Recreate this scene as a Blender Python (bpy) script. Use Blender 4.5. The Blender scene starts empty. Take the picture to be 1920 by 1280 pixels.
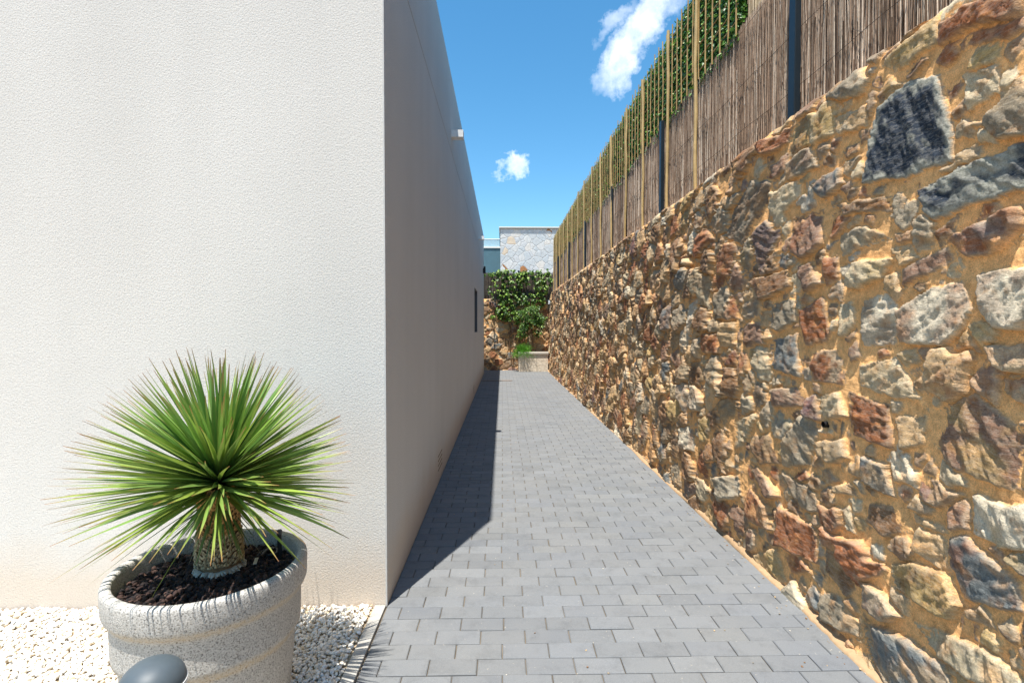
import bpy, bmesh, math, random
import numpy as np
from mathutils import Vector, Matrix

# ------------------------------------------------------------------ camera, sky, sun, exposure
scene = bpy.context.scene
R_ = math.radians
F_PX = 960.0                       # focal length in photo pixels (18 mm on a 36 mm frame)
cam_data = bpy.data.cameras.new('camera')
cam_data.lens = 18.0
cam_data.sensor_width = 36.0
cam_data.clip_start = 0.05
cam_data.clip_end = 2000
cam = bpy.data.objects.new('camera', cam_data)
scene.collection.objects.link(cam)
cam.location = (0, 0, 1.4)
YAW, PITCH = math.atan(18/960), math.atan(24/960)
cam.rotation_euler = (math.pi/2 - PITCH, 0, -YAW)
scene.camera = cam

SUN_TO = Vector((-0.505, -1.16, 4.3)).normalized()      # towards the sun
world = bpy.data.worlds.new('World')
scene.world = world
world.use_nodes = True
SKY_STRENGTH = 0.130
SUN_STRENGTH = 5.0
scene.view_settings.view_transform = 'Standard'
scene.view_settings.look = 'None'
scene.view_settings.exposure = 0.78
scene.view_settings.gamma = 1
scene.view_settings.use_curve_mapping = False


def sky_nodes():
    nt = world.node_tree
    N = nt.nodes
    L = nt.links
    N.clear()
    out = N.new('ShaderNodeOutputWorld')
    bg = N.new('ShaderNodeBackground')
    bg.inputs['Strength'].default_value = SKY_STRENGTH
    L.new(bg.outputs[0], out.inputs[0])
    sky = N.new('ShaderNodeTexSky')
    sky.sky_type = 'NISHITA'
    sky.sun_disc = False
    sky.sun_elevation = math.asin(SUN_TO.z)
    sky.sun_rotation = R_(203.5)
    sky.altitude = 50
    sky.air_density = 1.0
    sky.dust_density = 0.35
    sky.ozone_density = 2.5
    hs = N.new('ShaderNodeHueSaturation')
    hs.inputs['Saturation'].default_value = 1.27
    hs.inputs['Hue'].default_value = 0.487
    hs.inputs['Value'].default_value = 1.0
    L.new(sky.outputs[0], hs.inputs['Color'])
    tc = N.new('ShaderNodeTexCoord')

    def vm(op, a, b=None):
        n = N.new('ShaderNodeVectorMath')
        n.operation = op
        for i, v in enumerate((a, b)):
            if v is None:
                continue
            if hasattr(v, 'links'):
                L.new(v, n.inputs[i])
            else:
                n.inputs[i].default_value = v
        return n

    def mt(op, a, b=None, clamp=False):
        n = N.new('ShaderNodeMath')
        n.operation = op
        n.use_clamp = clamp
        for i, v in enumerate((a, b)):
            if v is None:
                continue
            if hasattr(v, 'links'):
                L.new(v, n.inputs[i])
            else:
                n.inputs[i].default_value = v
        return n.outputs[0]
    warp = N.new('ShaderNodeTexNoise')
    warp.inputs['Scale'].default_value = 16
    warp.inputs['Detail'].default_value = 7
    warp.inputs['Roughness'].default_value = 0.62
    L.new(tc.outputs['Generated'], warp.inputs['Vector'])
    w0 = vm('SUBTRACT', warp.outputs['Color'], (0.5, 0.5, 0.5)).outputs[0]
    w1 = vm('SCALE', w0)
    w1.inputs['Scale'].default_value = 0.11
    p = vm('ADD', tc.outputs['Generated'], w1.outputs[0]).outputs[0]
    fine = N.new('ShaderNodeTexNoise')
    fine.inputs['Scale'].default_value = 34
    fine.inputs['Detail'].default_value = 6
    fine.inputs['Roughness'].default_value = 0.6
    L.new(tc.outputs['Generated'], fine.inputs['Vector'])

    # clouds: direction (azimuth right of +Y, elevation), half width, half height, roll, density
    clouds = [(14.4, 28.3, 0.115, 0.040, 47, 0.92), (16.6, 31.4, 0.075, 0.030, 45, 0.85),
              (12.0, 30.2, 0.065, 0.020, 36, 0.55), (1.45, 17.0, 0.034, 0.020, 5, 0.8)]
    total = None
    for az, el, hw, hh, roll, dens in clouds:
        az, el, roll = R_(az), R_(el), R_(roll)
        c = Vector((math.sin(az)*math.cos(el), math.cos(az)*math.cos(el), math.sin(el)))
        rt = Vector((math.cos(az), -math.sin(az), 0))
        up = rt.cross(c)
        a = rt*math.cos(roll) + up*math.sin(roll)
        b = -rt*math.sin(roll) + up*math.cos(roll)
        q = vm('SUBTRACT', p, tuple(c)).outputs[0]
        da = mt('DIVIDE', vm('DOT_PRODUCT', q, tuple(a)).outputs['Value'], hw)
        db = mt('DIVIDE', vm('DOT_PRODUCT', q, tuple(b)).outputs['Value'], hh)
        r = mt('ADD', mt('MULTIPLY', da, da), mt('MULTIPLY', db, db))
        front = mt('GREATER_THAN', vm('DOT_PRODUCT', p, tuple(c)).outputs['Value'], 0.5)
        m = mt('MULTIPLY', mt('SUBTRACT', 1.15, r, True), front)
        m = mt('MULTIPLY', m, dens)
        total = m if total is None else mt('MAXIMUM', total, m)
    d = mt('MULTIPLY', mt('ADD', fine.outputs['Fac'], 0.28), total)
    d = mt('MULTIPLY', mt('SUBTRACT', d, 0.17, True), 1.15, True)
    mix = N.new('ShaderNodeMix')
    mix.data_type = 'RGBA'
    L.new(mt('MULTIPLY', d, 0.93), mix.inputs['Factor'])
    L.new(hs.outputs[0], mix.inputs['A'])
    mix.inputs['B'].default_value = (7.6, 7.9, 8.4, 1)
    L.new(mix.outputs['Result'], bg.inputs['Color'])


sky_nodes()
sun_data = bpy.data.lights.new('sun', 'SUN')
sun_data.energy = SUN_STRENGTH
sun_data.angle = R_(0.5)
sun_data.color = (1.0, 0.955, 0.88)
sun = bpy.data.objects.new('sun', sun_data)
scene.collection.objects.link(sun)
sun.rotation_euler = SUN_TO.to_track_quat('Z', 'Y').to_euler()
sun.location = (0, 0, 30)

# ------------------------------------------------------------------ helpers
rng = np.random.default_rng(7)
random.seed(7)


def link(o):
    scene.collection.objects.link(o)
    return o


def tag(o, label=None, category=None, group=None, kind=None):
    for k, v in (('label', label), ('category', category), ('group', group), ('kind', kind)):
        if v:
            o[k] = v
    return o


def empty(name, loc=(0, 0, 0)):
    o = bpy.data.objects.new(name, None)
    o.location = loc
    o.empty_display_size = 0.1
    return link(o)


def mesh_np(name, V, Fc, mat, parent=None, smooth=False, col=None, attrs=None):
    """V (n,3) world coordinates, Fc list of (m,k) integer arrays or one array."""
    if isinstance(Fc, np.ndarray):
        Fc = [Fc]
    Fc = [f for f in Fc if len(f)]
    me = bpy.data.meshes.new(name)
    V = np.asarray(V, dtype=np.float32)
    org = np.array(parent.location if parent else (0, 0, 0), dtype=np.float32)
    me.vertices.add(len(V))
    me.vertices.foreach_set('co', (V - org).ravel())
    nl = sum(f.size for f in Fc)
    nf = sum(len(f) for f in Fc)
    me.loops.add(nl)
    me.polygons.add(nf)
    me.loops.foreach_set('vertex_index', np.concatenate([f.ravel() for f in Fc]).astype(np.int32))
    tot = np.concatenate([np.full(len(f), f.shape[1], np.int32) for f in Fc])
    me.polygons.foreach_set('loop_start', np.concatenate([[0], np.cumsum(tot)[:-1]]).astype(np.int32))
    me.polygons.foreach_set('loop_total', tot)
    me.polygons.foreach_set('use_smooth', np.full(nf, smooth, dtype=bool))
    me.update(calc_edges=True)
    me.validate()
    if col is not None:
        a = me.color_attributes.new('Col', 'FLOAT_COLOR', 'POINT')
        c4 = np.ones((len(V), 4), np.float32)
        c4[:, :col.shape[1]] = col
        a.data.foreach_set('color', c4.ravel())
    me.materials.append(mat)
    o = bpy.data.objects.new(name, me)
    if parent:
        o.parent = parent
    return link(o)


class MB:
    """collects shapes that become ONE mesh"""
    def __init__(self):
        self.bm = bmesh.new()

    def box(self, x0, x1, y0, y1, z0, z1, bevel=0.0, rot=None):
        r = bmesh.ops.create_cube(self.bm, size=1)
        vs = r['verts']
        c = Vector(((x0+x1)/2, (y0+y1)/2, (z0+z1)/2))
        for v in vs:
            v.co = Vector((v.co.x*(x1-x0), v.co.y*(y1-y0), v.co.z*(z1-z0)))
            if rot is not None:
                v.co = rot @ v.co
            v.co += c
        if bevel:
            es = list({e for v in vs for e in v.link_edges})
            bmesh.ops.bevel(self.bm, geom=es, offset=bevel, segments=2, affect='EDGES', profile=0.7)
        return self

    def tube(self, pts, radii, seg=10, cap=True):
        pts = [Vector(p) for p in pts]
        if not hasattr(radii, '__len__'):
            radii = [radii]*len(pts)
        rings = []
        ref = None
        for i, p in enumerate(pts):
            d = (pts[min(i+1, len(pts)-1)] - pts[max(i-1, 0)]).normalized()
            if ref is None:
                ref = Vector((1, 0, 0)) if abs(d.x) < 0.8 else Vector((0, 1, 0))
            a = (ref - d*ref.dot(d)).normalized()
            ref = a
            b = d.cross(a)
            rings.append([self.bm.verts.new(p + (a*math.cos(2*math.pi*k/seg) + b*math.sin(2*math.pi*k/seg))*radii[i]) for k in range(seg)])
        for i in range(len(rings)-1):
            for k in range(seg):
                self.bm.faces.new((rings[i][k], rings[i][(k+1) % seg], rings[i+1][(k+1) % seg], rings[i+1][k]))
        if cap:
            self.bm.faces.new(rings[0][::-1])
            self.bm.faces.new(rings[-1])
        return self

    def lathe(self, prof, seg=64, centre=(0, 0, 0), noise=0.0):
        cx, cy, cz = centre
        rings = []
        for r, z in prof:
            if r < 1e-5:
                rings.append([self.bm.verts.new((cx, cy, cz+z))])
            else:
                rings.append([self.bm.verts.new((cx + r*math.cos(2*math.pi*k/seg), cy + r*math.sin(2*math.pi*k/seg), cz+z)) for k in range(seg)])
        for a, b in zip(rings[:-1], rings[1:]):
            for k in range(seg):
                k2 = (k+1) % seg
                if len(a) == 1 and len(b) == 1:
                    continue
                if len(a) == 1:
                    self.bm.faces.new((a[0], b[k2], b[k]))
                elif len(b) == 1:
                    self.bm.faces.new((a[k], a[k2], b[0]))
                else:
                    self.bm.faces.new((a[k], a[k2], b[k2], b[k]))
        return self

    def build(self, name, mat, parent=None, smooth=False):
        bmesh.ops.recalc_face_normals(self.bm, faces=self.bm.faces)
        me = bpy.data.meshes.new(name)
        if parent:
            bmesh.ops.translate(self.bm, verts=self.bm.verts, vec=-Vector(parent.location))
        self.bm.to_mesh(me)
        self.bm.free()
        if smooth:
            me.polygons.foreach_set('use_smooth', [True]*len(me.polygons))
            me.set_sharp_from_angle(angle=R_(38))
        me.materials.append(mat)
        o = bpy.data.objects.new(name, me)
        if parent:
            o.parent = parent
        return link(o)


# ---- numpy noise
def _hash(ix, iy, seed):
    h = (ix.astype(np.int64)*374761393 + iy.astype(np.int64)*668265263 + seed*1442695041) & 0xffffffff
    h = ((h ^ (h >> 13))*1274126177) & 0xffffffff
    h = (h ^ (h >> 16)) & 0xffffffff
    return h/4294967295.0


def vnoise(x, y, seed=0):
    ix, iy = np.floor(x), np.floor(y)
    fx, fy = x-ix, y-iy
    fx = fx*fx*fx*(fx*(fx*6-15)+10)
    fy = fy*fy*fy*(fy*(fy*6-15)+10)
    a, b = _hash(ix, iy, seed), _hash(ix+1, iy, seed)
    c, d = _hash(ix, iy+1, seed), _hash(ix+1, iy+1, seed)
    return (a*(1-fx)+b*fx)*(1-fy) + (c*(1-fx)+d*fx)*fy


def fbm(x, y, seed=0, octaves=4, gain=0.5):
    s, a, n = 0, 1, 0
    for o in range(octaves):
        s = s + a*(vnoise(x, y, seed+o*17)*2-1)
        n += a
        a *= gain
        x, y = x*2.03+11.3, y*2.03+5.7
    return s/n


# ---- materials
def mat_base(name, color=(0.5, 0.5, 0.5), rough=0.8, spec=0.3, metal=0.0):
    m = bpy.data.materials.new(name)
    m.use_nodes = True
    b = m.node_tree.nodes['Principled BSDF']
    b.inputs['Base Color'].default_value = (*color, 1)
    b.inputs['Roughness'].default_value = rough
    b.inputs['Specular IOR Level'].default_value = spec
    b.inputs['Metallic'].default_value = metal
    return m, m.node_tree.nodes, m.node_tree.links, b


def n_noise(N, L, scale, detail=4, rough=0.55, vec=None, src='Object'):
    n = N.new('ShaderNodeTexNoise')
    n.inputs['Scale'].default_value = scale
    n.inputs['Detail'].default_value = detail
    n.inputs['Roughness'].default_value = rough
    if vec is None:
        t = N.new('ShaderNodeTexCoord')
        vec = t.outputs[src]
    L.new(vec, n.inputs['Vector'])
    return n


def n_ramp(N, L, fac, stops, interp='LINEAR'):
    r = N.new('ShaderNodeValToRGB')
    r.color_ramp.interpolation = interp
    el = r.color_ramp.elements
    while len(el) < len(stops):
        el.new(0.5)
    for e, (p, c) in zip(el, stops):
        e.position = p
        e.color = (*c, 1) if hasattr(c, '__len__') else (c, c, c, 1)
    L.new(fac, r.inputs[0])
    return r


def n_mix(N, L, fac, a, b, mode='MIX'):
    m = N.new('ShaderNodeMix')
    m.data_type = 'RGBA'
    m.blend_type = mode
    for key, v in (('Factor', fac), ('A', a), ('B', b)):
        if hasattr(v, 'links'):
            L.new(v, m.inputs[key])
        elif key == 'Factor':
            m.inputs[key].default_value = v
        else:
            m.inputs[key].default_value = (*v, 1)
    return m.outputs['Result']


def n_bump(N, L, bsdf, height, strength, dist, prev=None):
    b = N.new('ShaderNodeBump')
    b.inputs['Strength'].default_value = strength
    b.inputs['Distance'].default_value = dist
    L.new(height, b.inputs['Height'])
    if prev is not None:
        L.new(prev, b.inputs['Normal'])
    L.new(b.outputs[0], bsdf.inputs['Normal'])
    return b.outputs[0]


def plain(name, color, rough=0.6, spec=0.3, metal=0.0, var=0.12, scale=30, bump=0.0, bdist=0.002):
    m, N, L, b = mat_base(name, color, rough, spec, metal)
    n = n_noise(N, L, scale)
    r = n_ramp(N, L, n.outputs['Fac'], [(0.25, tuple(c*(1-var) for c in color)), (0.75, tuple(min(1, c*(1+var)) for c in color))])
    L.new(r.outputs[0], b.inputs['Base Color'])
    if bump:
        n_bump(N, L, b, n.outputs['Fac'], bump, bdist)
    return m


def vcol_mat(name, rough=0.8, spec=0.25, var=0.25, scale=60, bump=0.4, bdist=0.004, translucent=0.0):
    m, N, L, b = mat_base(name, (1, 1, 1), rough, spec)
    a = N.new('ShaderNodeVertexColor')
    a.layer_name = 'Col'
    n = n_noise(N, L, scale, 5)
    r = n_ramp(N, L, n.outputs['Fac'], [(0.25, 1-var), (0.75, 1+var)])
    c = n_mix(N, L, 1.0, a.outputs['Color'], r.outputs[0], 'MULTIPLY')
    L.new(c, b.inputs['Base Color'])
    if bump:
        n_bump(N, L, b, n.outputs['Fac'], bump, bdist)
    if translucent:
        t = N.new('ShaderNodeBsdfTranslucent')
        L.new(c, t.inputs['Color'])
        mx = N.new('ShaderNodeMixShader')
        mx.inputs[0].default_value = translucent
        L.new(b.outputs[0], mx.inputs[1])
        L.new(t.outputs[0], mx.inputs[2])
        L.new(mx.outputs[0], N['Material Output'].inputs['Surface'])
    return m


M = {}


def stucco():
    m, N, L, b = mat_base('stucco', (0.6, 0.54, 0.46), 0.9, 0.15)
    t = N.new('ShaderNodeTexCoord')
    P = t.outputs['Object']
    big = n_noise(N, L, 0.9, 4, 0.6, P)
    c = n_ramp(N, L, big.outputs['Fac'], [(0.3, (0.605, 0.58, 0.54)), (0.7, (0.645, 0.62, 0.58))])
    grain = n_noise(N, L, 150, 3, 0.65, P)
    gr = n_ramp(N, L, grain.outputs['Fac'], [(0.32, 0.80), (0.5, 1.02)])
    col = n_mix(N, L, 1.0, c.outputs[0], gr.outputs[0], 'MULTIPLY')
    # splashed dust along the foot of the wall, its edge ragged
    sep = N.new('ShaderNodeSeparateXYZ')
    L.new(P, sep.inputs[0])
    dn = n_noise(N, L, 3.0, 6, 0.65, P)
    ad = N.new('ShaderNodeMath')
    ad.operation = 'MULTIPLY_ADD'
    L.new(dn.outputs['Fac'], ad.inputs[0])
    ad.inputs[1].default_value = -0.30
    L.new(sep.outputs['Z'], ad.inputs[2])
    dr = n_ramp(N, L, ad.outputs[0], [(0.0, 0.36), (0.22, 0.0)])
    dr.color_ramp.elements[0].position = 0.0
    col = n_mix(N, L, dr.outputs[0], col, (0.62, 0.45, 0.29))
    # faint vertical run marks
    mp = N.new('ShaderNodeMapping')
    mp.inputs['Scale'].default_value = (1.6, 1.6, 0.12)
    L.new(P, mp.inputs[0])
    st = n_noise(N, L, 2.2, 5, 0.6, mp.outputs[0])
    sr = n_ramp(N, L, st.outputs['Fac'], [(0.35, 0.97), (0.6, 1.0)])
    col = n_mix(N, L, 1.0, col, sr.outputs[0], 'MULTIPLY')
    L.new(col, b.inputs['Base Color'])
    g2 = n_noise(N, L, 105, 3, 0.6, P)
    v = N.new('ShaderNodeTexVoronoi')
    v.inputs['Scale'].default_value = 110
    L.new(P, v.inputs['Vector'])
    n1 = n_bump(N, L, b, g2.outputs['Fac'], 0.26, 0.004)
    n1 = n_bump(N, L, b, v.outputs['Distance'], 0.22, 0.003, n1)
    n_bump(N, L, b, grain.outputs['Fac'], 0.5, 0.003, n1)
    return m


def rubble_mat():
    m, N, L, b = mat_base('rubble', (0.5, 0.4, 0.3), 0.88, 0.2)
    a = N.new('ShaderNodeVertexColor')
    a.layer_name = 'Col'
    t = N.new('ShaderNodeTexCoord')
    P = t.outputs['Object']
    n1 = n_noise(N, L, 38, 6, 0.65, P)
    r1 = n_ramp(N, L, n1.outputs['Fac'], [(0.25, 0.66), (0.45, 0.97), (0.75, 1.34)])
    c = n_mix(N, L, 1.0, a.outputs['Color'], r1.outputs[0], 'MULTIPLY')
    n2 = n_noise(N, L, 210, 3, 0.6, P)
    r2 = n_ramp(N, L, n2.outputs['Fac'], [(0.3, 0.72), (0.7, 1.24)])
    c = n_mix(N, L, 1.0, c, r2.outputs[0], 'MULTIPLY')
    # slaty veins on the stones only (alpha of the attribute is 1 on stone, 0 on mortar)
    mp = N.new('ShaderNodeMapping')
    mp.inputs['Rotation'].default_value = (0.6, 0, 0)
    mp.inputs['Scale'].default_value = (1, 0.35, 1.6)
    L.new(P, mp.inputs[0])
    n3 = n_noise(N, L, 26, 7, 0.7, mp.outputs[0])
    r3 = n_ramp(N, L, n3.outputs['Fac'], [(0.46, 0.0), (0.5, 1.0), (0.54, 0.0)])
    mu = N.new('ShaderNodeMath')
    mu.operation = 'MULTIPLY'
    L.new(r3.outputs[0], mu.inputs[0])
    L.new(a.outputs['Alpha'], mu.inputs[1])
    mu2 = N.new('ShaderNodeMath')
    mu2.operation = 'MULTIPLY'
    mu2.inputs[1].default_value = 0.22
    L.new(mu.outputs[0], mu2.inputs[0])
    c = n_mix(N, L, mu2.outputs[0], c, (0.55, 0.5, 0.42))
    L.new(c, b.inputs['Base Color'])
    rr = n_ramp(N, L, a.outputs['Alpha'], [(0.0, 0.95), (1.0, 0.72)])
    L.new(rr.outputs[0], b.inputs['Roughness'])
    b1 = n_bump(N, L, b, n3.outputs['Fac'], 0.7, 0.014)
    b1 = n_bump(N, L, b, n1.outputs['Fac'], 0.55, 0.008, b1)
    n_bump(N, L, b, n2.outputs['Fac'], 0.5, 0.0025, b1)
    return m


M['stucco'] = stucco()
M['rubble'] = rubble_mat()
M['paver'] = vcol_mat('concrete_paver', 0.8, 0.3, 0.16, 230, 0.5, 0.0015)
M['joint'] = plain('joint_sand', (0.15, 0.12, 0.085), 0.95, 0.1, var=0.6, scale=7)
M['mortar'] = plain('tan_mortar', (0.42, 0.28, 0.16), 0.95, 0.1, var=0.14, scale=40, bump=0.6, bdist=0.004)
M['kerb'] = plain('kerb_concrete', (0.40, 0.385, 0.35), 0.85, 0.2, var=0.13, scale=45, bump=0.3, bdist=0.002)
M['soil'] = plain('dry_soil', (0.28, 0.20, 0.13), 0.95, 0.1, var=0.3, scale=3, bump=0.5, bdist=0.02)
M['gravel'] = vcol_mat('marble_gravel', 0.7, 0.3, 0.10, 90, 0.3, 0.002)
M['gravel_bed'] = plain('gravel_bed', (0.46, 0.36, 0.24), 0.95, 0.1, var=0.4, scale=70, bump=0.8, bdist=0.01)
M['lava'] = vcol_mat('lava_rock', 0.85, 0.25, 0.45, 220, 0.9, 0.003)
M['lava_bed'] = plain('lava_bed', (0.018, 0.014, 0.013), 0.95, 0.1, var=0.4, scale=60)
M['yucca'] = vcol_mat('yucca_leaf', 0.42, 0.5, 0.10, 25, 0.0, 0.001, 0.22)
M['yucca_trunk'] = vcol_mat('yucca_trunk', 0.9, 0.1, 0.25, 90, 0.6, 0.003)
M['leaf'] = vcol_mat('leaf', 0.42, 0.45, 0.12, 20, 0.0, 0.001, 0.25)
M['stick'] = vcol_mat('brushwood', 0.85, 0.15, 0.25, 50, 0.3, 0.002)
M['bamboo'] = plain('bamboo', (0.54, 0.37, 0.16), 0.6, 0.3, var=0.2, scale=12, bump=0.2)
M['slat'] = plain('willow_slat', (0.44, 0.29, 0.12), 0.7, 0.25, var=0.25, scale=14, bump=0.2)
M['post'] = plain('anthracite_metal', (0.010, 0.018, 0.025), 0.42, 0.5, var=0.15, scale=6)
M['black'] = plain('black_plastic', (0.012, 0.012, 0.014), 0.4, 0.5)
M['white'] = plain('white_metal', (0.78, 0.77, 0.74), 0.45, 0.4, var=0.05)
M['wire'] = plain('rusty_wire', (0.05, 0.035, 0.025), 0.7, 0.3)
M['glass'] = plain('dark_glass', (0.03, 0.035, 0.04), 0.1, 0.6)
M['grey_frame'] = plain('grey_frame', (0.12, 0.12, 0.125), 0.5, 0.4)
M['slot'] = plain('vent_dark', (0.26, 0.19, 0.13), 0.9, 0.1)
M['bead'] = plain('corner_bead', (0.52, 0.51, 0.49), 0.7, 0.2, var=0.1, scale=20)
M['bark'] = plain('bark', (0.20, 0.12, 0.07), 0.95, 0.1, var=0.35, scale=30, bump=0.8, bdist=0.01)
M['lamp_grey'] = plain('lamp_grey', (0.07, 0.09, 0.105), 0.5, 0.4, var=0.06, scale=60, bump=0.12, bdist=0.0006)

# ------------------------------------------------------------------ ground, path, kerb, gravel
X_HOUSE, X_WALL, Y_HOUSE, Y_END, Y_BACK = -0.584, 1.545, 2.565, 16.2, 17.28


def sheet(name, x0, x1, y0, y1, z, mat, n=2):
    V = np.array([(x0, y0, z), (x1, y0, z), (x1, y1, z), (x0, y1, z)])
    return mesh_np(name, V, np.array([[0, 1, 2, 3]]), mat)


tag(sheet('ground', -300, 300, -300, 300, -0.05, M['soil']), kind='structure')
tag(sheet('path_bed', -3.5, 1.60, -2.5, 17.6, -0.009, M['joint']), kind='structure')


def pavers():
    """every paver is a chamfered block of its own inside the one paved sheet"""
    V, Fq, C = [], [], []
    n = 0
    pl, pw, gap, ch, hgt = 0.2025, 0.1025, 0.0024, 0.0040, 0.0
    row = -40
    y0 = 2.043
    while True:
        ya = y0 + row*pw
        if ya > Y_BACK + 0.1:
            break
        yb = ya + pw
        off = 0.0 if row % 2 == 1 else pl/2
        off += rng.normal(0, 0.003)
        xl_lim = X_HOUSE if yb < Y_END else -3.4
        xr_lim = 1.492 + 0.006*math.sin(ya*1.3)
        k0 = math.floor((xl_lim-off)/pl)
        x = off + k0*pl
        while x < xr_lim:
            a, b = max(x, xl_lim), min(x+pl, xr_lim)
            x += pl
            if b-a < 0.02:
                continue
            a += gap/2 + rng.uniform(0, .0012)
            b -= gap/2 + rng.uniform(0, .0012)
            c, d = ya+gap/2+rng.uniform(0, .0008), yb-gap/2-rng.uniform(0, .0008)
            z = rng.normal(0, 0.0007)
            tx, ty = rng.normal(0, 0.0035), rng.normal(0, 0.004)
            mx, my = (a+b)/2, (c+d)/2
            P = [(a, c, -0.03), (b, c, -0.03), (b, d, -0.03), (a, d, -0.03),
                 (a, c, -ch), (b, c, -ch), (b, d, -ch), (a, d, -ch),
                 (a+ch, c+ch, 0), (b-ch, c+ch, 0), (b-ch, d-ch, 0), (a+ch, d-ch, 0)]
            for qi, p in enumerate(P):
                if qi >= 8:
                    p = (p[0]+rng.normal(0, .0007), p[1]+rng.normal(0, .0007), p[2]-abs(rng.normal(0, .0006)))
                V.append((p[0], p[1], p[2] + z + (p[0]-mx)*tx + (p[1]-my)*ty))
            for s in (0, 4):
                for i in range(4):
                    Fq.append((n+s+i, n+s+(i+1) % 4, n+s+4+(i+1) % 4, n+s+4+i))
            Fq.append((n+8, n+9, n+10, n+11))
            t = rng.normal(1.0, 0.05)
            wv = rng.normal(0, 0.005)
            base = np.array((0.168+wv*0.4, 0.175+wv*0.2, 0.181-wv*0.3))*t
            C += [base]*12
            n += 12
        row += 1
    o = mesh_np('path', np.array(V), np.array(Fq), M['paver'], col=np.array(C))
    return tag(o, kind='structure')


def paver_material():
    m = M['paver']
    N, L = m.node_tree.nodes, m.node_tree.links
    b = N['Principled BSDF']
    src = b.inputs['Base Color'].links[0].from_socket
    # pale lime bloom and sand dust in broad patches, plus small pale specks
    n = n_noise(N, L, 1.7, 6, 0.62)
    r = n_ramp(N, L, n.outputs['Fac'], [(0.40, 0.0), (0.72, 0.35)])
    c = n_mix(N, L, r.outputs[0], src, (0.22, 0.215, 0.205))
    n2 = n_noise(N, L, 55, 2, 0.5)
    r2 = n_ramp(N, L, n2.outputs['Fac'], [(0.70, 0.0), (0.76, 0.7)])
    c = n_mix(N, L, r2.outputs[0], c, (0.36, 0.33, 0.28))
    n3 = n_noise(N, L, 9, 7, 0.75)
    r3 = n_ramp(N, L, n3.outputs['Fac'], [(0.30, 0.80), (0.5, 1.0)])
    c = n_mix(N, L, 1.0, c, r3.outputs[0], 'MULTIPLY')
    L.new(c, b.inputs['Base Color'])


paver_material()
pavers()


def mortar_strip():
    """sandy mortar fillet along the foot of the rubble wall"""
    ys = np.concatenate([np.arange(-1.5, 4, 0.03), np.arange(4, Y_BACK, 0.12)])
    prof = [(1.488, -0.02), (1.490, 0.003), (1.500, 0.010), (1.520, 0.016), (1.560, 0.05), (1.60, 0.09)]
    V = []
    for y in ys:
        w = 0.010*math.sin(y*2.1)+0.006*math.sin(y*7.7+1)+rng.normal(0, .002)
        for i, (x, z) in enumerate(prof):
            V.append((x + (w if i in (0, 1, 2) else 0), y, z+(rng.normal(0, .0015) if i > 0 else 0)))
    k = len(prof)
    Fq = [(i*k+j, (i+1)*k+j, (i+1)*k+j+1, i*k+j+1) for i in range(len(ys)-1) for j in range(k-1)]
    o = mesh_np('mortar_strip', np.array(V), np.array(Fq), M['mortar'], smooth=True)
    tag(o, kind='structure')


mortar_strip()

kb = MB()
y = Y_HOUSE - 0.002
while y > -2.4:
    y1 = max(y-1.0, -2.4)
    kb.box(-0.643, -0.589, y1+0.003, y, -0.12, 0.008, bevel=0.004)
    y = y1
tag(kb.build('kerb', M['kerb']), kind='structure')

ico = bmesh.new()
bmesh.ops.create_icosphere(ico, subdivisions=2, radius=1)
ICO_V = np.array([v.co[:] for v in ico.verts])
ICO_F = np.array([[v.index for v in f.verts] for f in ico.faces])
ico.free()


def rock_variants(n, lump=0.28, flat=(0.62, 0.8), facets=0):
    out = []
    for i in range(n):
        v = ICO_V.copy()
        if facets:
            for k in range(facets):
                d = rng.normal(size=3)
                d /= np.linalg.norm(d)
                h = rng.uniform(0.55, 0.8)
                s = v @ d
                v -= np.clip(s-h, 0, None)[:, None]*d
        d = rng.normal(size=(4, 3))*1.3
        ph = rng.uniform(0, 6, 4)
        bump = sum(np.sin(ICO_V @ d[k]*1.6+ph[k]) for k in range(4))/4
        v = v*(1+lump*bump)[:, None]
        v[:, 2] *= rng.uniform(*flat)
        v[:, 0] *= rng.uniform(0.95, 1.35)
        out.append(v)
    return out


def scatter_rocks(name, P, S, cols, mat, variants, tilt=0.5, parent=None):
    n = len(P)
    V = np.empty((n, len(ICO_V), 3))
    for i in range(n):
        a, bx, by = rng.uniform(0, 6.283), rng.normal(0, tilt), rng.normal(0, tilt)
        Rm = np.array(Matrix.Rotation(a, 3, 'Z') @ Matrix.Rotation(bx, 3, 'X') @ Matrix.Rotation(by, 3, 'Y'))
        V[i] = (variants[i % len(variants)]*S[i]) @ Rm.T + P[i]
    Fq = (ICO_F[None] + (np.arange(n)*len(ICO_V))[:, None, None]).reshape(-1, 3)
    C = np.repeat(cols, len(ICO_V), axis=0)
    return mesh_np(name, V.reshape(-1, 3), Fq, mat, smooth=True, col=C, parent=parent)


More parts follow.
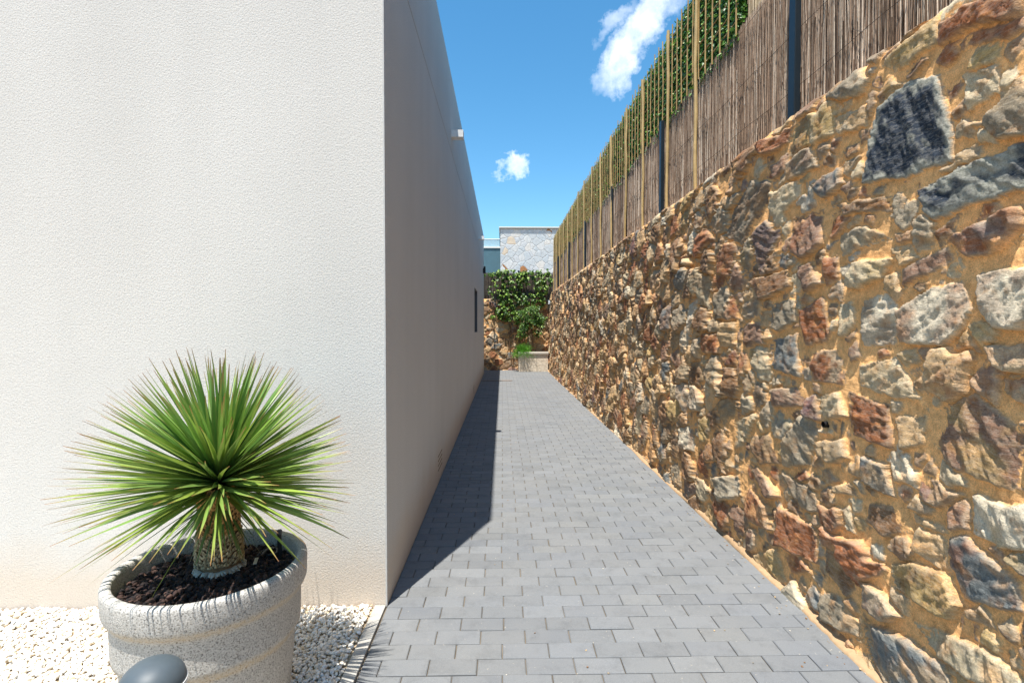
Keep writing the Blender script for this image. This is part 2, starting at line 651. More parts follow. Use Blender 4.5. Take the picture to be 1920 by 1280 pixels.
def gravel():
    pts = []
    step = 0.0130
    x = -3.6
    POT = (-1.07, 1.863)
    while x < -0.652:
        yy = 0.9
        while yy < 2.563:
            px, py = x+rng.uniform(-.007, .007), yy+rng.uniform(-.007, .007)
            yy += step if px > -2.9 else step*1.4
            # only what the view, or one a step aside, could show
            if py < 1.25 and px < -2.4:
                continue
            if (px-POT[0])**2+(py-POT[1])**2 < 0.24**2:
                continue
            pts.append((px, py, 0.004+rng.uniform(-0.006, 0.009)))
        x += step
    P = np.array(pts)
    S = rng.uniform(0.0055, 0.0110, len(P))
    pal = np.array([(0.84, 0.80, 0.72), (0.78, 0.70, 0.57), (0.86, 0.84, 0.80), (0.70, 0.56, 0.38), (0.80, 0.73, 0.62)])
    c = pal[rng.choice(5, len(P), p=[.36, .2, .26, .05, .13])]*rng.uniform(0.85, 1.08, (len(P), 1))
    o = scatter_rocks('gravel', P, S, np.clip(c, 0, .9), M['gravel'], rock_variants(12, 0.22, (0.6, .85), 4), 0.5)
    tag(o, 'white and cream rounded marble gravel in front of the plastered wall', 'gravel', kind='stuff')


sheet_bed = sheet('gravel_bed', -6.5, -0.643, -2.4, 2.62, -0.006, M['gravel_bed'])
tag(sheet_bed, kind='structure')
gravel()

# ------------------------------------------------------------------ the plastered house on the left
house = tag(empty('house', (X_HOUSE, Y_HOUSE, 0)), 'cream stucco house with flat parapet casting its shadow on the paved path', 'house')


def house_shell():
    XL, H = -8.5, 4.3
    V, Fq = [], []

    def quad(*p):
        n = len(V)
        V.extend(p)
        Fq.append((n, n+1, n+2, n+3))
    X, Y0, Y1 = X_HOUSE, Y_HOUSE, Y_END
    g0, g1, gd = 3.422, 3.434, 0.006           # expansion joint
    wy0, wy1, wz0, wz1, wd = 10.75, 12.0, 1.32, 2.27, 0.20
    c = 0.004                                    # tiny chamfer at the corner

    def side(ya, yb, za, zb, x=X):
        quad((x, ya, za), (x, yb, za), (x, yb, zb), (x, ya, zb))
    side(Y0+c, wy0, -.05, g0)
    side(wy1, Y1, -.05, g0)
    side(wy0, wy1, -.05, wz0)
    side(wy0, wy1, wz1, g0)
    side(Y0+c, Y1, g1, H)
    side(Y0+c, Y1, g0, g1, X-gd)
    quad((X, Y0+c, g0), (X-gd, Y0+c, g0), (X-gd, Y1, g0), (X, Y1, g0))
    quad((X, Y0+c, g1), (X, Y1, g1), (X-gd, Y1, g1), (X-gd, Y0+c, g1))
    # reveal of the window
    quad((X, wy0, wz0), (X-wd, wy0, wz0), (X-wd, wy0, wz1), (X, wy0, wz1))
    quad((X, wy1, wz0), (X, wy1, wz1), (X-wd, wy1, wz1), (X-wd, wy1, wz0))
    quad((X, wy0, wz0), (X, wy1, wz0), (X-wd, wy1, wz0), (X-wd, wy0, wz0))
    quad((X, wy0, wz1), (X-wd, wy0, wz1), (X-wd, wy1, wz1), (X, wy1, wz1))
    # front, back, far side, parapet top and roof
    quad((XL, Y0, -.05), (X-c, Y0, -.05), (X-c, Y0, H), (XL, Y0, H))
    quad((X-c, Y0, -.05), (X, Y0+c, -.05), (X, Y0+c, H), (X-c, Y0, H))
    quad((X, Y1, -.05), (XL, Y1, -.05), (XL, Y1, H), (X, Y1, H))
    quad((XL, Y1, -.05), (XL, Y0, -.05), (XL, Y0, H), (XL, Y1, H))
    t = 0.25
    quad((XL, Y0, H), (X, Y0, H), (X-t, Y0+t, H), (XL+t, Y0+t, H))
    quad((X, Y0, H), (X, Y1, H), (X-t, Y1-t, H), (X-t, Y0+t, H))
    quad((X, Y1, H), (XL, Y1, H), (XL+t, Y1-t, H), (X-t, Y1-t, H))
    quad((XL, Y1, H), (XL, Y0, H), (XL+t, Y0+t, H), (XL+t, Y1-t, H))
    r = H-0.6
    quad((XL+t, Y0+t, r), (X-t, Y0+t, r), (X-t, Y1-t, r), (XL+t, Y1-t, r))
    quad((XL+t, Y0+t, H), (X-t, Y0+t, H), (X-t, Y0+t, r), (XL+t, Y0+t, r))
    quad((X-t, Y0+t, H), (X-t, Y1-t, H), (X-t, Y1-t, r), (X-t, Y0+t, r))
    quad((X-t, Y1-t, H), (XL+t, Y1-t, H), (XL+t, Y1-t, r), (X-t, Y1-t, r))
    quad((XL+t, Y1-t, H), (XL+t, Y0+t, H), (XL+t, Y0+t, r), (XL+t, Y1-t, r))
    mesh_np('wall', np.array(V), np.array(Fq), M['stucco'], parent=house)
    w = MB()
    fx = X-wd+0.005
    w.box(fx-.06, fx, wy0+.002, wy0+.06, wz0+.002, wz1-.002)
    w.box(fx-.06, fx, wy1-.06, wy1-.002, wz0+.002, wz1-.002)
    w.box(fx-.06, fx, wy0+.06, wy1-.06, wz0+.002, wz0+.06)
    w.box(fx-.06, fx, wy0+.06, wy1-.06, wz1-.06, wz1-.002)
    w.box(fx+.001, X-.004, wy0+.001, wy0+.008, wz0+.001, wz1-.001)  # dark lining added around the reveal to deepen the shade of the recess
    w.box(fx+.001, X-.004, wy1-.008, wy1-.001, wz0+.001, wz1-.001)
    w.box(fx+.001, X-.004, wy0+.0085, wy1-.0085, wz0+.001, wz0+.008)
    w.box(fx+.001, X-.004, wy0+.0085, wy1-.0085, wz1-.008, wz1-.001)
    win = w.build('window', M['grey_frame'], house)
    gl = MB()
    gl.box(fx-.035, fx-.025, wy0+.055, wy1-.055, wz0+.055, wz1-.055)
    g = gl.build('pane', M['glass'], house)
    g.parent = win
    MB().box(X-.0058, X-.0015, Y0+.006, Y1-.002, g0+.001, g1-.001).build('expansion_joint', plain('joint_sealant', (.36, .27, .19), .8, .2), house)
    # rain spouts through the parapet: open chutes
    for sy in (6.0, 12.75):
        s = MB()
        x0, x1, z0 = X-0.10, X+0.135, 3.60
        s.box(x0, x1, sy-.055, sy+.055, z0, z0+.006)
        s.box(x0, x1, sy-.055, sy-.049, z0+.0062, z0+.075)
        s.box(x0, x1, sy+.049, sy+.055, z0+.0062, z0+.075)
        s.box(x0, x1, sy-.055, sy+.055, z0+.0752, z0+.081)
        s.build('rain_spout', M['white'], house)
    for vy, n in ((4.78, 4), (10.4, 4)):
        s = MB()
        for k in range(n):
            z = 0.105 + k*0.042
            s.box(X-0.02, X+0.0015, vy-0.15, vy+0.15, z, z+0.011)
        s.build('air_vent', M['slot'], house)
    b = MB()
    b.box(X-0.006, X+0.0025, Y0-0.0025, Y0+0.006, 0.0, H-0.01, bevel=0.001)
    b.build('corner_bead', M['bead'], house)


house_shell()
wl = tag(empty('wall_lamp', (X_HOUSE, 15.4, 3.10)), 'small black cylindrical lamp high on the house wall near its far end', 'lamp')
MB().box(X_HOUSE+.0006, X_HOUSE+.02, 15.36, 15.44, 3.06, 3.2, bevel=.003).build('wall_plate', M['black'], wl)
MB().tube([(X_HOUSE+.052, 15.4, 3.05), (X_HOUSE+.052, 15.4, 3.26)], .031, 20).build('lamp_body', M['black'], wl, smooth=True)

dr = tag(empty('shadow_stain_strip', (X_HOUSE, 13.74, 0)), 'narrow strip coloured for spout shadow and brown stain across the far end of the path', 'painted strip')
MB().box(X_HOUSE+.012, 0.27, 13.70, 13.79, 0.0015, 0.007, bevel=.002).build('brown_strip', plain('shadow_stain_brown', (0.14, 0.075, 0.04), .8, .3, var=.5, scale=25), dr)  # brown colour stands in for the spout's shadow and the stain below it
MB().box(X_HOUSE+.012, 0.22, 13.792, 13.83, 0.0015, 0.006, bevel=.002).build('rim', plain('strip_tan', (0.42, 0.33, 0.24), .6, .4, var=.4, scale=18), dr)  # tan border of the same painted strip

# ------------------------------------------------------------------ rubble masonry
PAL = {
    'grey': (0.25, 0.20, 0.135), 'pale': (0.49, 0.39, 0.245), 'white': (0.60, 0.51, 0.37), 'brown': (0.20, 0.11, 0.055),
    'red': (0.27, 0.10, 0.04), 'tan': (0.48, 0.315, 0.16), 'blue': (0.14, 0.15, 0.145), 'slate': (0.035, 0.045, 0.062),
    'mauve': (0.24, 0.14, 0.09), 'purple': (0.17, 0.095, 0.085), 'ochre': (0.40, 0.27, 0.11), 'greendark': (0.28, 0.28, 0.24)}
PALN = ['grey', 'pale', 'white', 'brown', 'red', 'tan', 'blue', 'mauve', 'ochre', 'purple', 'slate']
PALW = np.array([.10, .13, .025, .22, .16, .20, .025, .07, .05, .015, .005])
PALW = PALW/PALW.sum()


def hull(pts):
    pts = sorted(set(map(tuple, pts)))

    def half(ps):
        h = []
        for p in ps:
            while len(h) > 1 and (h[-1][0]-h[-2][0])*(p[1]-h[-2][1])-(h[-1][1]-h[-2][1])*(p[0]-h[-2][0]) <= 0:
                h.pop()
            h.append(p)
        return h[:-1]
    return np.array(half(pts)+half(pts[::-1]))


def halfplanes(poly):
    a, b = poly, np.roll(poly, -1, axis=0)
    e = b-a
    n = np.stack([e[:, 1], -e[:, 0]], 1)
    n /= np.linalg.norm(n, axis=1)[:, None]+1e-9
    return n, (n*a).sum(1)


def rubble(s_arr, z_arr, hand, seed, size=1.0, prot=1.0):
    """height (metres out of the mortar plane) and colour on the grid s x z"""
    g = np.random.default_rng(seed)
    S, Z = np.meshgrid(s_arr, z_arr, indexing='ij')
    wS = S + 0.012*fbm(S*9, Z*9, seed, 3) + 0.006*fbm(S*36, Z*36, seed+5, 3, .65)
    wZ = Z + 0.012*fbm(S*9, Z*9, seed+50, 3) + 0.006*fbm(S*36, Z*36, seed+55, 3, .65)
    stones = []
    for c, poly in hand:
        n, k = halfplanes(hull(poly))
        cen = np.array(poly).mean(0)
        P = np.array(poly)
        stones.append(dict(n=n, k=k-0.003, c=cen, col=c, hand=True, bb=(P[:, 0].min(), P[:, 0].max(), P[:, 1].min(), P[:, 1].max()), r=float(np.sqrt(np.ptp(P[:, 0])*np.ptp(P[:, 1]))/2)))
    hs = list(stones)
    s0, s1, z0, z1 = s_arr[0]-.1, s_arr[-1]+.1, z_arr[0]-.05, z_arr[-1]+.05
    area = (s1-s0)*(z1-z0)
    ntry = int(area*1300)
    r = (0.030 + 0.090*g.random(ntry)**2.9)*size
    r = np.sort(r)[::-1]
    ac = np.zeros((0, 3))
    acc = []
    cx, cz = g.uniform(s0, s1, ntry), g.uniform(z0, z1, ntry)
    buf = np.zeros((ntry, 3))
    m = 0
    for i in range(ntry):
        if m:
            a = buf[:m]
            dd = ((a[:, 0]-cx[i])/1.12)**2+((a[:, 1]-cz[i])/0.88)**2 < ((a[:, 2]+r[i])*0.87)**2
            if dd.any():
                continue
        bad = False
        p = np.array((cx[i], cz[i]))
        for h in hs:
            if h['bb'][0]-.15 < p[0] < h['bb'][1]+.15 and h['bb'][2]-.15 < p[1] < h['bb'][3]+.15:
                if (h['n'] @ p - h['k']).max() < r[i]*0.88:
                    bad = True
                    break
        if bad:
            continue
        buf[m] = (cx[i], cz[i], r[i])
        m += 1
    for i in range(m):
        x, z, rr = buf[i]
        k = g.integers(3, 7)
        th = np.sort((np.arange(k)+g.uniform(-.42, .42, k))*2*np.pi/k) + g.uniform(0, 6.28)
        th += 0
        rad = rr*g.uniform(0.95, 1.32, k)
        asp = g.uniform(0.95, 1.45)
        lean = g.normal(0, 0.35)
        n = np.stack([np.cos(th)/asp, np.sin(th)], 1)
        ln = np.linalg.norm(n, axis=1)
        n = n/ln[:, None]
        rad = rad/ln*0.92
        cl, sl = math.cos(lean), math.sin(lean)
        n = n @ np.array([[cl, sl], [-sl, cl]])
        cen = np.array((x, z))
        ext = rr*asp*1.7
        stones.append(dict(n=n, k=n @ cen + rad, c=cen, col=PALN[g.choice(len(PALN), p=PALW)], hand=False, bb=(x-ext, x+ext, z-ext, z+ext), r=rr))
    m1 = np.full(S.shape, 9.0)
    m2 = np.full(S.shape, 9.0)
    idx = np.full(S.shape, -1, int)
    hd = np.full(S.shape, 9.0)
    hq = np.full(S.shape, -1, int)
    for q, st in enumerate(stones):
        b = st['bb']
        i0, i1 = np.searchsorted(s_arr, [b[0]-.05, b[1]+.05])
        j0, j1 = np.searchsorted(z_arr, [b[2]-.05, b[3]+.05])
        if i1 <= i0 or j1 <= j0:
            continue
        ws, wz = wS[i0:i1, j0:j1], wZ[i0:i1, j0:j1]
        d = np.full(ws.shape, -9.0)
        for nn, kk in zip(st['n'], st['k']):
            d = np.maximum(d, nn[0]*ws+nn[1]*wz-kk)
        if st['hand']:
            d = d-0.004
        a1, a2, ai = m1[i0:i1, j0:j1], m2[i0:i1, j0:j1], idx[i0:i1, j0:j1]
        if st['hand']:
            h0 = hd[i0:i1, j0:j1]
            hq[i0:i1, j0:j1] = np.where(d < h0, q, hq[i0:i1, j0:j1])
            hd[i0:i1, j0:j1] = np.minimum(h0, d)
            continue
        less = d < a1
        a2[:] = np.where(less, a1, np.minimum(a2, d))
        ai[:] = np.where(less, q, ai)
        a1[:] = np.where(less, d, a1)
    own = (hd < 0) & (hq >= 0)             # a traced stone always keeps its own ground
    m1 = np.where(own, hd, np.maximum(m1, 0.007-hd))
    m2 = np.where(own, 9.0, m2)
    idx = np.where(own, hq, idx)
    n = len(stones)
    cen = np.array([t['c'] for t in stones])
    rad = np.array([t['r'] for t in stones])
    pr = (0.016 + 0.028*g.random(n)**1.3)*prot*np.clip(rad/0.07, 0.65, 1.25)
    tlt = g.normal(0, 0.09, (n, 2))
    tlt[:, 1] -= 0.07
    tlt *= np.clip(0.08/rad, 0.35, 1.2)[:, None]
    ew = g.uniform(0.003, 0.010, n)
    colr = np.array([PAL[t['col']] for t in stones])*g.uniform(0.8, 1.25, (n, 1))
    col2 = np.array([PAL[PALN[g.choice(len(PALN), p=PALW)]] for t in stones])
    rnd = g.random(n)*100
    sm = np.array([0.2 if t['col'] in ('slate', 'greendark') else 1.0 for t in stones])
    for q, t in enumerate(stones):          # the traced stones keep their own character
        if t['hand']:
            colr[q] = np.array(PAL[t['col']])*g.uniform(0.94, 1.08)
            pr[q] = max(pr[q], 0.022)
            if t['col'] in ('slate', 'greendark'):
                tlt[q] *= 0.3
                pr[q] = 0.026
    ii = np.clip(idx, 0, None)
    dpt = np.minimum(-m1, (m2-m1)/2-0.004)
    inside = (idx >= 0)
    e = np.clip(dpt/ew[ii], 0, 1)
    prof = np.sqrt(np.clip(1-(1-e)**2, 0, 1))
    ds, dz = S-cen[ii][..., 0], Z-cen[ii][..., 1]
    # slaty ledges: noise stretched along a bedding direction of each stone
    an = rnd[ii]
    ca, sa = np.cos(an*0.25), np.sin(an*0.25)
    u = ds*ca+dz*sa
    v = -ds*sa+dz*ca
    ridge = fbm(u*7+an, v*30+an*1.7, seed+9, 4, 0.55)
    ledge = np.round(ridge*2.4)/2.4*0.55 + ridge*0.45
    rough = fbm(S*26, Z*26, seed+21, 4, 0.6)
    facet = np.zeros(S.shape)
    for k_ in range(4):
        fa = g.uniform(0, 2*np.pi, n)
        fs = g.uniform(0.12, 0.5, n)
        ft = g.uniform(0.3, 0.95, n)*rad
        facet = np.maximum(facet, fs[ii]*(np.cos(fa[ii])*ds*0.8+np.sin(fa[ii])*dz-ft[ii]))
    facet = np.minimum(facet, 0.03)
    crag = np.abs(fbm(S*11+an, Z*11, seed+33, 3, 0.6))
    hst = pr[ii]*prof + (tlt[ii][..., 0]*ds + tlt[ii][..., 1]*dz)*e + e*(0.012*ledge + 0.0065*rough - (0.006*crag+facet)*sm[ii]) * np.where(rad[ii] > 0.03, 1, .6)
    hst = np.where(inside & (dpt > 0), hst, -0.05)
    near = np.clip(m1/0.03, 0, 1)
    hm = 0.0075 + 0.006*fbm(S*4, Z*4, seed+3, 3) + 0.0035*fbm(S*34, Z*34, seed+4, 3, .6) + 0.007*(1-near)*fbm(S*14, Z*14, seed+8, 2)
    h = np.maximum(hm, hst)
    stone = hst > hm
    pt = np.clip(fbm(S*8+an, Z*8-an, seed+71, 4, 0.6)*2.3+0.28, 0, 1)
    pt = pt*0.62
    pt2 = np.clip(fbm(S*19-an, Z*19+an, seed+72, 4, 0.65)*3-0.6, 0, 1)*0.8
    c = colr[ii]*(1-pt[..., None]) + col2[ii]*pt[..., None]
    rust = np.array((0.42, 0.19, 0.06))
    c = c*(1-pt2[..., None]*0.55) + rust*pt2[..., None]*0.55
    isl = np.array([t['col'] in ('slate', 'greendark') and t['hand'] for t in stones])[ii]
    # slate: dark heart, pale greenish rim and bare patches
    rim = np.clip(1.35-dpt/0.028+fbm(u*10+an, v*24, seed+90, 4, .6)*1.3, 0, 1)
    fleck = np.clip(fbm(u*16, v*44, seed+91, 4, .65)*4-1.0, 0, 1)*0.55
    rim = np.clip(rim+fleck, 0, 1)
    gd = np.array([t['col'] == 'greendark' for t in stones])[ii]
    rim = np.where(gd, np.clip(1.3-dpt/0.05+fbm(u*8+an, v*14, seed+92, 4, .6)*1.8, 0, 1), rim)
    dark = np.array((0.028, 0.037, 0.052))
    palr = np.array((0.30, 0.29, 0.235))
    csl = dark*(1-rim[..., None])+palr*rim[..., None]
    c = np.where(isl[..., None], csl, c)
    edge = np.clip(1.2-dpt/0.016+fbm(S*30, Z*30, seed+64, 3)*0.9, 0, 1)[..., None]*0.36
    c = np.where(isl[..., None], c, c*(1-edge)+np.array((0.58, 0.45, 0.29))*edge)
    dust = np.clip(0.4-dpt/0.010, 0, 1)[..., None]*0.6       # mortar smeared over the stone's rim
    mort = np.array((0.80, 0.44, 0.18))*(1+0.12*fbm(S*3, Z*3, seed+60, 4)[..., None]+0.14*fbm(S*40, Z*40, seed+61, 3)[..., None])
    c = c*(1-dust)+mort*dust
    smear = np.clip(fbm(S*6, Z*6, seed+62, 4, .6)*3-0.9, 0, 1)[..., None]*0.55
    c = np.where(isl[..., None], c, c*(1-smear)+mort*smear)
    C = np.where(stone[..., None], c, mort)
    return h, np.concatenate([np.clip(C, 0.01, 0.9), stone[..., None].astype(float)], -1)


def grid_faces(n, m, flip=False):
    i, j = np.meshgrid(np.arange(n-1), np.arange(m-1), indexing='ij')
    a = i*m+j
    f = np.stack([a, a+m, a+m+1, a+1], -1).reshape(-1, 4)
    return f[:, ::-1] if flip else f


def rubble_wall(name, parent, s_arr, z_top, axis, base, hand, seed, size, depth, dz, prot=1.0):
    """axis 'x': a face looking towards -X that runs along Y; axis 'y': a face looking towards -Y"""
    zn = np.arange(0, 1.0001, dz/z_top)
    z_arr = zn*z_top
    h, C = rubble(s_arr, z_arr, hand, seed, size, prot)
    if axis == 'x':                         # mortar bedding around the weep pipe, and the hole itself
        rp = np.hypot(s_arr[:, None]-2.43, z_arr[None]-0.958)
        k = np.clip((0.05-rp)/0.02, 0, 1)
        h = h*(1-k)+0.012*k
        C = C*(1-k[..., None])+np.array((0.62, 0.38, 0.18, 0.0))*k[..., None]
        h = np.where(rp < 0.012, -0.06, h)
    wav = 0.018*fbm(s_arr*5, s_arr*0, seed+100, 4, 0.6) + 0.012*fbm(s_arr*17, s_arr*0+3, seed+101, 2)
    Z = z_arr[None]*(1+(wav/z_top)[:, None]) - 0.03*(1-zn)[None]
    # top edge rolls back
    roll = np.clip((zn-(1-0.022))/0.022, 0, 1)[None]
    batter = 0.045*Z if axis == 'x' else 0.02*Z
    far = np.clip(1+(s_arr-3)*0.1, 1, 1.1)[:, None] if axis == 'x' else 1.0
    out = base + batter - h*far*(1-0.4*roll) + 0.03*roll**2
    S = np.repeat(s_arr[:, None], len(z_arr), 1)
    V = np.stack([out, S, Z] if axis == 'x' else [S, out, Z], -1)
    n, m = S.shape
    Fq = [grid_faces(n, m, flip=(axis == 'y'))]
    # coping of mortar running back, then the rear face
    nb = 9
    steps = np.linspace(0, 1, nb)[1:]
    cop, ccol = [], []
    for t in steps:
        o = out[:, -1] + (depth-0.1)*t
        z = Z[:, -1] + 0.015*fbm(s_arr*9, s_arr*0+t*6, seed+200, 3) + 0.012*np.sin(t*3.1)
        if t == 1:
            z = z-0.005
        cop.append(np.stack([o, s_arr, z] if axis == 'x' else [s_arr, o, z], -1))
    o = np.full(n, base+depth)
    cop.append(np.stack([o, s_arr, s_arr*0-0.05] if axis == 'x' else [s_arr, o, s_arr*0-0.05], -1))
    T = np.stack([V[:, -1]]+cop, 1)
    kk = T.shape[1]
    Fq.append(grid_faces(n, kk, flip=(axis == 'y'))+n*m)
    # two end caps
    allV = np.concatenate([V.reshape(-1, 3), T.reshape(-1, 3)])
    CT = np.ones((n*kk, 4))
    CT[:, :3] = (0.56, 0.37, 0.20)
    CT[:, 3] = 0
    CT[::3, :3] = (0.40, 0.27, 0.15)
    allC = np.concatenate([C.reshape(-1, 4), CT])
    ends = []
    for i in (0, n-1):
        ring = [i*m+j for j in range(m)] + [n*m+i*kk+j for j in range(1, kk)]
        ends.append(np.array([ring if (i == 0) != (axis == 'y') else ring[::-1]]))
    return mesh_np(name, allV, Fq+ends, M['rubble'], parent=parent, smooth=True, col=allC)

